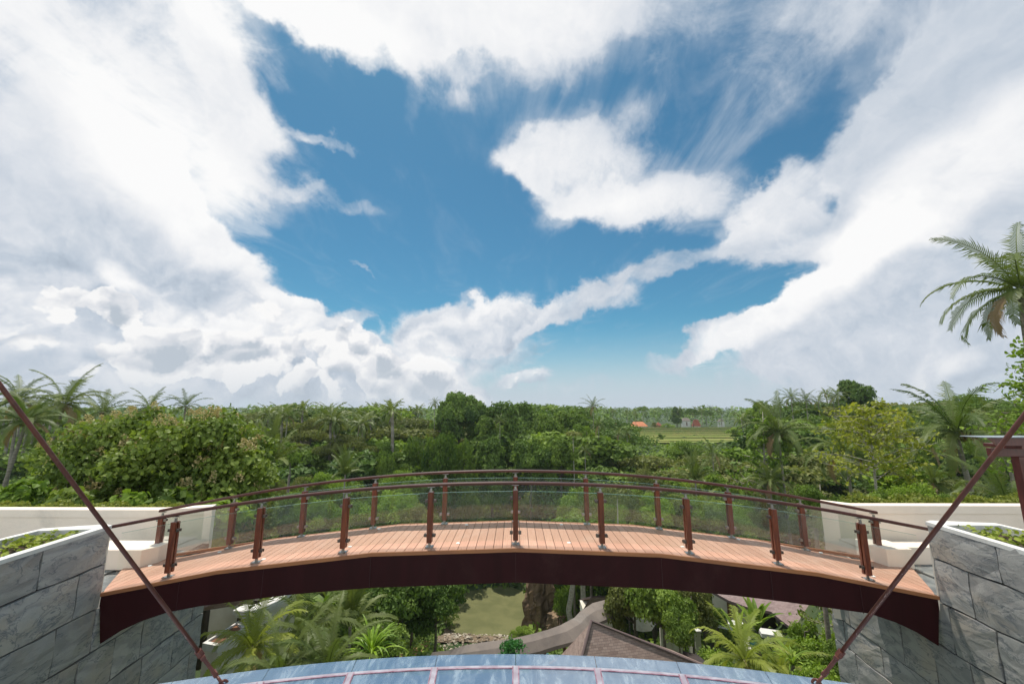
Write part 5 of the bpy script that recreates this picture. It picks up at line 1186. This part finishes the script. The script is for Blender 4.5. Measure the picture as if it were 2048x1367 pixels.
# banks, path and cliff by the pond
M_bank = pmat('debris_bank', (.21, .155, .10), (.11, .085, .055), scale=1.2, rough=1, bump=1.0, bscale=5, dirt=(.36, .32, .26))
def patch(name, pix, mat, z0, kind='structure', lift=.22, n=26, bumpy=.35):
    P = [atz(x, y, z0) for x, y in pix]; xs = [p_.x for p_ in P]; ys_ = [p_.y for p_ in P]; gx, gy = np.meshgrid(np.linspace(min(xs), max(xs), n), np.linspace(min(ys_), max(ys_), n)); V = np.stack([gx, gy, terrain(gx, gy)+lift+bumpy*np.sin(gx*1.3+gy)*np.cos(gy*1.7-gx*.6)*.5], -1)
    def inside(x, y):
        c = False
        for i in range(len(P)):
            a, d = P[i], P[i-1]
            if (a.y > y) != (d.y > y) and x < (d.x-a.x)*(y-a.y)/(d.y-a.y)+a.x: c = not c
        return c
    F = [(j*n+i, j*n+i+1, (j+1)*n+i+1, (j+1)*n+i) for j in range(n-1) for i in range(n-1) if inside((gx[j, i]+gx[j, i+1])/2, (gy[j, i]+gy[j+1, i])/2)]
    o = link(name, npmesh(name, V.reshape(-1, 3), np.array(F), mat, smooth=True)); tag(o, kind=kind); return o
patch('riverbank', [(870, 1300), (880, 1235), (915, 1222), (950, 1240), (1000, 1270), (1010, 1310)], M_bank, -32.2)
M_path = pmat('orange_earth', (.42, .22, .11), (.32, .17, .09), scale=.8, rough=1, bump=.5)
patch('path', [(790, 1315), (800, 1262), (835, 1225), (850, 1190), (865, 1192), (848, 1250), (835, 1290), (830, 1320)], M_path, -27, lift=.25)
g = np.random.default_rng(17); n_ = 500; X = g.uniform(-10.5, -1, n_); Y = g.uniform(56, 68, n_); V, F = scatter(RHOMB, np.column_stack([X, Y, terrain(X, Y)+.4]), g.normal(size=(n_, 3))*[1, 1, .3], g.normal(size=(n_, 3))*.4+[0, 0, 1], g.uniform(.15, .6, n_))
tag(link('driftwood_debris', npmesh('driftwood_debris', V, F, pmat('pale_debris', (.5, .45, .36), (.2, .15, .1), scale=.7), g.uniform(0, 1, n_))), 'scattered pale leaves and driftwood on the brown bank by the pond', 'debris', kind='stuff')
M_rock = pmat('brown_cliff_rock', (.25, .17, .10), (.10, .065, .04), scale=.5, rough=.95, bump=1.0, bscale=2.5, stretch=(1.6, 1.6, .45), dirt=(.33, .27, .18))
def rock(cx, cy, z0, z1, rx, ry, seed, label):
    g = np.random.default_rng(seed); V = []; n, m_ = 26, 18
    for j in range(m_+1):
        u = j/m_; z = z0+(z1-z0)*u; s = 1-.35*u**2
        for i in range(n):
            a = 2*math.pi*i/n; w_ = 1+.16*math.sin(a*5+seed+u*3)+.12*math.sin(a*9+u*11)+.07*math.sin(u*23+a*3)+g.uniform(-.05, .05); V.append((rx*s*w_*math.cos(a), ry*s*w_*math.sin(a), z-z0))
    V.append((0, 0, z1-z0+.3)); F = [(j*n+i, j*n+(i+1) % n, (j+1)*n+(i+1) % n, (j+1)*n+i) for j in range(m_) for i in range(n)]+[(m_*n+i, m_*n+(i+1) % n, len(V)-1) for i in range(n)]
    o = MB().add(V, F).obj('cliff_rock', M_rock); o.location = (cx, cy, z0); tag(o, label, 'rock')
P = atz(1085, 1255, -33.5); rock(P.x, P.y+1.5, -35.5, -25.5, 2.6, 2.4, 3, 'brown fissured rock face at the right edge of the pond'); P = atz(1108, 1268, -31); rock(P.x+.6, P.y, -33, -28.3, 1.8, 1.6, 8, 'lower brown boulder right of the rock face, above the walkway roof')

# ------------------------------------------------------------------ plants below the bridge
def rosette(name, px, py, Y, rpx, n, wd, mat, label, seed, rise=(.5, 1.45), droop=(1.0, 2.2), gz=None, stem=0.0, cat='plant', group=None, segs=8):
    """strap-leaved plant: arching blades from one base"""
    c = at(px, py, Y); L_ = rpx/CF*Y*1.15; g = np.random.default_rng(seed); V = []; F = []; T = []; gz = T1(c.x, Y) if gz is None else gz
    for i in range(n):
        a = i*2.4+g.uniform(-.3, .3); r0 = g.uniform(*rise); dr = g.uniform(*droop); LL = L_*g.uniform(.7, 1.1); t_ = np.linspace(0, 1, segs+1); ang = r0-dr*t_**1.6; st = LL/segs; X = np.concatenate([[0], np.cumsum(np.cos(ang[:-1])*st)]); Z = np.concatenate([[0], np.cumsum(np.sin(ang[:-1])*st)]); wv_ = wd*L_*np.sin(np.pi*np.clip(t_*.86+.10, 0, 1))**.8; b = len(V); tv = g.uniform(0, 1)
        for k in range(segs+1):
            for s_, dz in ((-1, .25), (0, 0), (1, .25)): V.append((math.cos(a)*X[k]-math.sin(a)*s_*wv_[k], math.sin(a)*X[k]+math.cos(a)*s_*wv_[k], Z[k]+dz*wv_[k]))
        for k in range(segs):
            for j in (0, 1): F.append((b+k*3+j, b+k*3+j+1, b+k*3+4+j, b+k*3+3+j)); T.append(tv)
    root = empty(name, (c.x, Y, min(gz, c.z))); tag(root, label, cat, group); o = link('leaves', npmesh('leaves', V, np.array(F), mat, T), root, Vector((0, 0, c.z-root.location.z)))
    MB().tube([(0, 0, -.2), (0, 0, max(.1, c.z-root.location.z))], [.12, .08], 7).obj('stem', M_bark, root); return root
LP = [(505, 1290, 17.5, 118, 'hiY', 0, 'yellowish young coconut palm rising beside the left villa trough'), (610, 1262, 20, 125, 'hi', 0, 'grey-green coconut palm left of the middle under the bridge'), (655, 1335, 15.5, 120, 'hi', 1, 'palm with drooping fronds just beyond the canopy edge, left of the middle'),
      (560, 1345, 15, 110, 'hi', 0, 'palm half hidden by the canopy edge near the left turnbuckle'), (700, 1250, 22, 95, 'up', 0, 'palm with upright fronds right of the grey-green palm'), (585, 1215, 27, 80, 'hiY', 0, 'palm with yellowish fronds close under the girder on the left')]
for px, yc, Y, r_, lod, v, lb in LP: palm(px, yc, Y, r_, lb, lod, v, nuts=False)
palm(1488, 1318, 19, 105, 'bright yellow-green young palm below the right half of the bridge', 'hiY', 0, nuts=False, rot=.5)
palm(1560, 1335, 20, 80, 'yellow-green palm frond tips right of the bright young palm', 'hiY', 0, nuts=False, rot=2.5)
rosette('screw_pine', 742, 1312, 19, 62, 46, .030, M_palmG, 'lime green strap-leaved plant just beyond the canopy edge', 4)
rosette('banana_plant', 1515, 1262, 36, 50, 16, .085, M_lfC, 'broad-bladed banana-like plant in front of the right villa door', 5, rise=(.9, 1.5), droop=(.4, 1.2))
rosette('banana_plant', 1478, 1280, 32, 44, 14, .08, M_lfC, 'broad-bladed plant left of the one by the villa door', 6, rise=(.8, 1.5), droop=(.4, 1.3))
rosette('banana_plant', 655, 1230, 26, 60, 12, .12, M_lfA, 'large-leaved blue-green plant among the left palms', 7, rise=(.7, 1.4), droop=(.5, 1.3))
rosette('screw_pine', 1585, 1330, 18, 40, 26, .04, M_lfC, 'green strap-leaved plant below the columnar shrubs', 9)
UB = [('gardenB', 735, 1120, 44, 62, 0, 'dark tree under the left half of the bridge, leftmost of three'), ('gardenB', 800, 1135, 40, 66, 1, 'dark tree with forked limbs under the left half of the bridge'), ('gardenB', 872, 1150, 41, 52, 1, 'dark dense tree beside the pond'), ('bushG', 760, 1235, 33, 48, 0, 'low dark bush above the lime strap-leaved plant'), ('bushA', 700, 1165, 50, 60, 0, 'green bush below the girder on the left'),
      ('gardenD', 1262, 1150, 34, 50, 0, 'olive leafy tree in front of the small pavilion'), ('gardenA', 1318, 1155, 32, 56, 0, 'leafy tree before the curved white wall'), ('gardenD', 1378, 1160, 33, 46, 0, 'leafy tree left of the right villa'), ('gardenA', 1425, 1205, 36, 22, 0, 'small leafy tree touching the right villa roof'), ('gardenA', 1352, 1215, 29, 34, 0, 'thin-stemmed tree above the cream garden piers'),
      ('columnC', 1604, 1228, 25, 25, 0, 'left columnar shrub against the right villa roof'), ('columnC', 1660, 1248, 22, 24, 0, 'right columnar shrub beside the right slate wall'), ('bushS', 1632, 1272, 20, 48, 0, 'bright bush at the foot of the columnar shrubs'), ('bushS', 1640, 1330, 16, 50, 1, 'bright whorled bush beside the right turnbuckle'), ('bushS', 1600, 1282, 21, 30, 0, 'bright bush at the foot of the left columnar shrub'), ('bushG', 1668, 1288, 19, 26, 0, 'darker bush against the edge of the right slate wall'), ('bushG', 1560, 1300, 24, 36, 0, 'green bush in front of the plunge pool'), ('bushS', 1430, 1300, 28, 34, 0, 'green bush beside the long cream garden wall'),
      ('vine', 1098, 1120, 74, 30, 0, 'creeper-hung tree above the brown rock face'), ('roundA', 1150, 1100, 66, 50, 0, 'tree above the small pavilion'), ('vine', 1130, 1160, 62, 26, 1, 'vine-draped growth between rock face and pavilion'), ('bushC', 1000, 1130, 93, 60, 0, 'bright bank growth at the far end of the pond, centre'), ('bushA', 940, 1135, 93, 56, 0, 'bank growth at the far left end of the pond'), ('bushC', 1055, 1140, 92, 40, 1, 'bright bank growth at the far right end of the pond'), ('bushC', 1040, 1252, 62, 22, 0, 'small bright bush on the near right bank of the pond'), ('bushA', 890, 1180, 70, 34, 0, 'bank bush at the left side of the pond')]
for k, px, yt_, Y, wpx, v, lb in UB: plant(k, px, yt_, Y, wpx, lb, v=v if v < len(PR[k]) else 0, sink=.3, hmin=1.2)
branchy(1022, 1330, 15, 1252, 46, leafmat('fine_feathery_leaves', (.03, .13, .04), (.08, .22, .06)), M_bark, 'small feathery-leaved tree just beyond the middle of the canopy', 33, 4200, .10, 6, first=.55, droop=.5, name='feathery_tree', crowns=.5, tmpl=RHOMB)
for i, (px, Y, y1_, lb) in enumerate([(1142, 50, 1160, 'crooked pale trunk left of the small pavilion'), (1168, 52, 1160, 'straight pale trunk next to the crooked one')]):
    P = atz(px, 1250, -26+i); z0 = T1(P.x, Y)-.5; P = at(px, 1245, Y); zt_ = at(px, 1060, Y).z; r_ = empty('bare_tree', (P.x, Y, z0)); tag(r_, lb, 'tree'); H = zt_-z0
    MB().tube([(0, 0, 0), (.2*(1-i), 0, H*.25), (-.25*(1-i), 0, H*.4), (.35*(1-i), 0, H*.6), (.1, 0, H)], [.42, .34, .32, .28, .15], 9).obj('trunk', M_pale, r_, smooth=True)
    g = np.random.default_rng(50+i); V, F, T = lobes_foliage(g, [(.2, 0, H, 3, 3, 1.6), (1.5, .5, H-1, 2, 2, 1.2), (-1.6, 0, H-.7, 2, 2, 1.2)], 900, .5, RHOMB); link('crown', npmesh('crown', V, F, M_lfA, T), r_)

for k, px, yt_, Y, wpx, v, lb in [('roundC', 1480, 848, 185, 26, 0, 'light green tree closing off the right end of the rice terraces'), ('roundA', 1232, 872, 170, 20, 0, 'mid-green tree at the left end of the rice terraces')]: plant(k, px, yt_, Y, wpx, lb, v=v, sink=.5)
# ------------------------------------------------------------------ houses beyond the terraces
def house(px, ybase, Y, wpx, hwall, hroof, roofm, wallm, label, cat='house', name='house', dz=0):
    B_ = at(px, ybase, Y); w_ = wpx/CF*Y; d_ = w_*.6; r_ = empty(name, (B_.x, Y, B_.z)); tag(r_, label, cat); MB().box((0, 0, hwall/2-1), (w_*.86, d_*.86, hwall+2)).obj('wall', wallm, r_)
    x, y = w_/2, d_/2; z0 = B_.z+hwall; cx, cy = B_.x, Y; E_ = [Vector((cx-x, cy-y, z0)), Vector((cx+x, cy-y, z0)), Vector((cx+x, cy+y, z0)), Vector((cx-x, cy+y, z0))]; k = .55 if w_ > 6 else .05; R0, R1 = Vector((cx-x*k, cy, z0+hroof)), Vector((cx+x*k, cy, z0+hroof))
    roofmesh('roof', [[E_[0], E_[1], R1, R0], [E_[1], E_[2], R1], [E_[2], E_[3], R0, R1], [E_[3], E_[0], R0]], roofm, r_)
    MB().box((0, -d_*.43-.03, hwall*.4), (w_*.12, .1, hwall*.75)).obj('door', M_wood, r_); return r_
house(1226, 856, 326, 24, 2.4, 2.6, M_orange, M_cream, 'far house with an orange hipped roof, left of the wider orange one')
house(1277, 857, 322, 32, 2.2, 3.4, M_orange, M_cream, 'far house with the widest orange hipped roof at the edge of the terraces')
house(1317, 857, 328, 14, 2.6, 2.6, M_redt, M_redt, 'far dull-red walled compound right of the widest orange roof')
house(1393, 857, 324, 15, 2.2, 5.0, M_redt, M_cream, 'far small pavilion with a pointed red roof below the umbrella trees', 'pavilion', 'pavilion')
house(1372, 851, 345, 17, 4.2, 2.4, M_felt, M_white, 'far white two-storey house left of the pointed red roof')
house(1442, 850, 345, 12, 3.5, 1.8, M_felt, M_white, 'far small white house at the right end of the terraces')

# ------------------------------------------------------------------ air
m, t, out = newmat('haze_air'); vp = t.new('ShaderNodeVolumePrincipled', {'Color': (.80, .88, .97, 1), 'Density': .00014, 'Anisotropy': .2}); t.l.new(vp.outputs[0], out.inputs['Volume'])
o = MB().bx(-9500, 9500, -60, 9400, -420, 30).obj('haze', m); tag(o, kind='stuff')

# ------------------------------------------------------------------ labels of look-alikes: count them off from the left
ORD = 'first second third fourth fifth sixth seventh eighth ninth tenth eleventh twelfth thirteenth fourteenth fifteenth sixteenth seventeenth eighteenth nineteenth twentieth'.split()
def ordinal(i):
    if i < 20: return ORD[i]
    t_ = {2: 'twenty', 3: 'thirty', 4: 'forty', 5: 'fifty', 6: 'sixty'}[(i+1)//10]
    return (t_[:-1]+'ieth') if (i+1) % 10 == 0 else t_+'-'+ORD[(i+1) % 10-1]
same = {}
for o in bpy.data.objects:
    if o.parent is None and 'label' in o and 'category' in o: same.setdefault(o['label'], []).append(o)
for lb, L_ in same.items():
    if len(L_) > 1:
        L_.sort(key=lambda o: o.location.x/max(o.location.y, 1))
        for i, o in enumerate(L_): o['label'] = lb+', '+ordinal(i)+' from left'
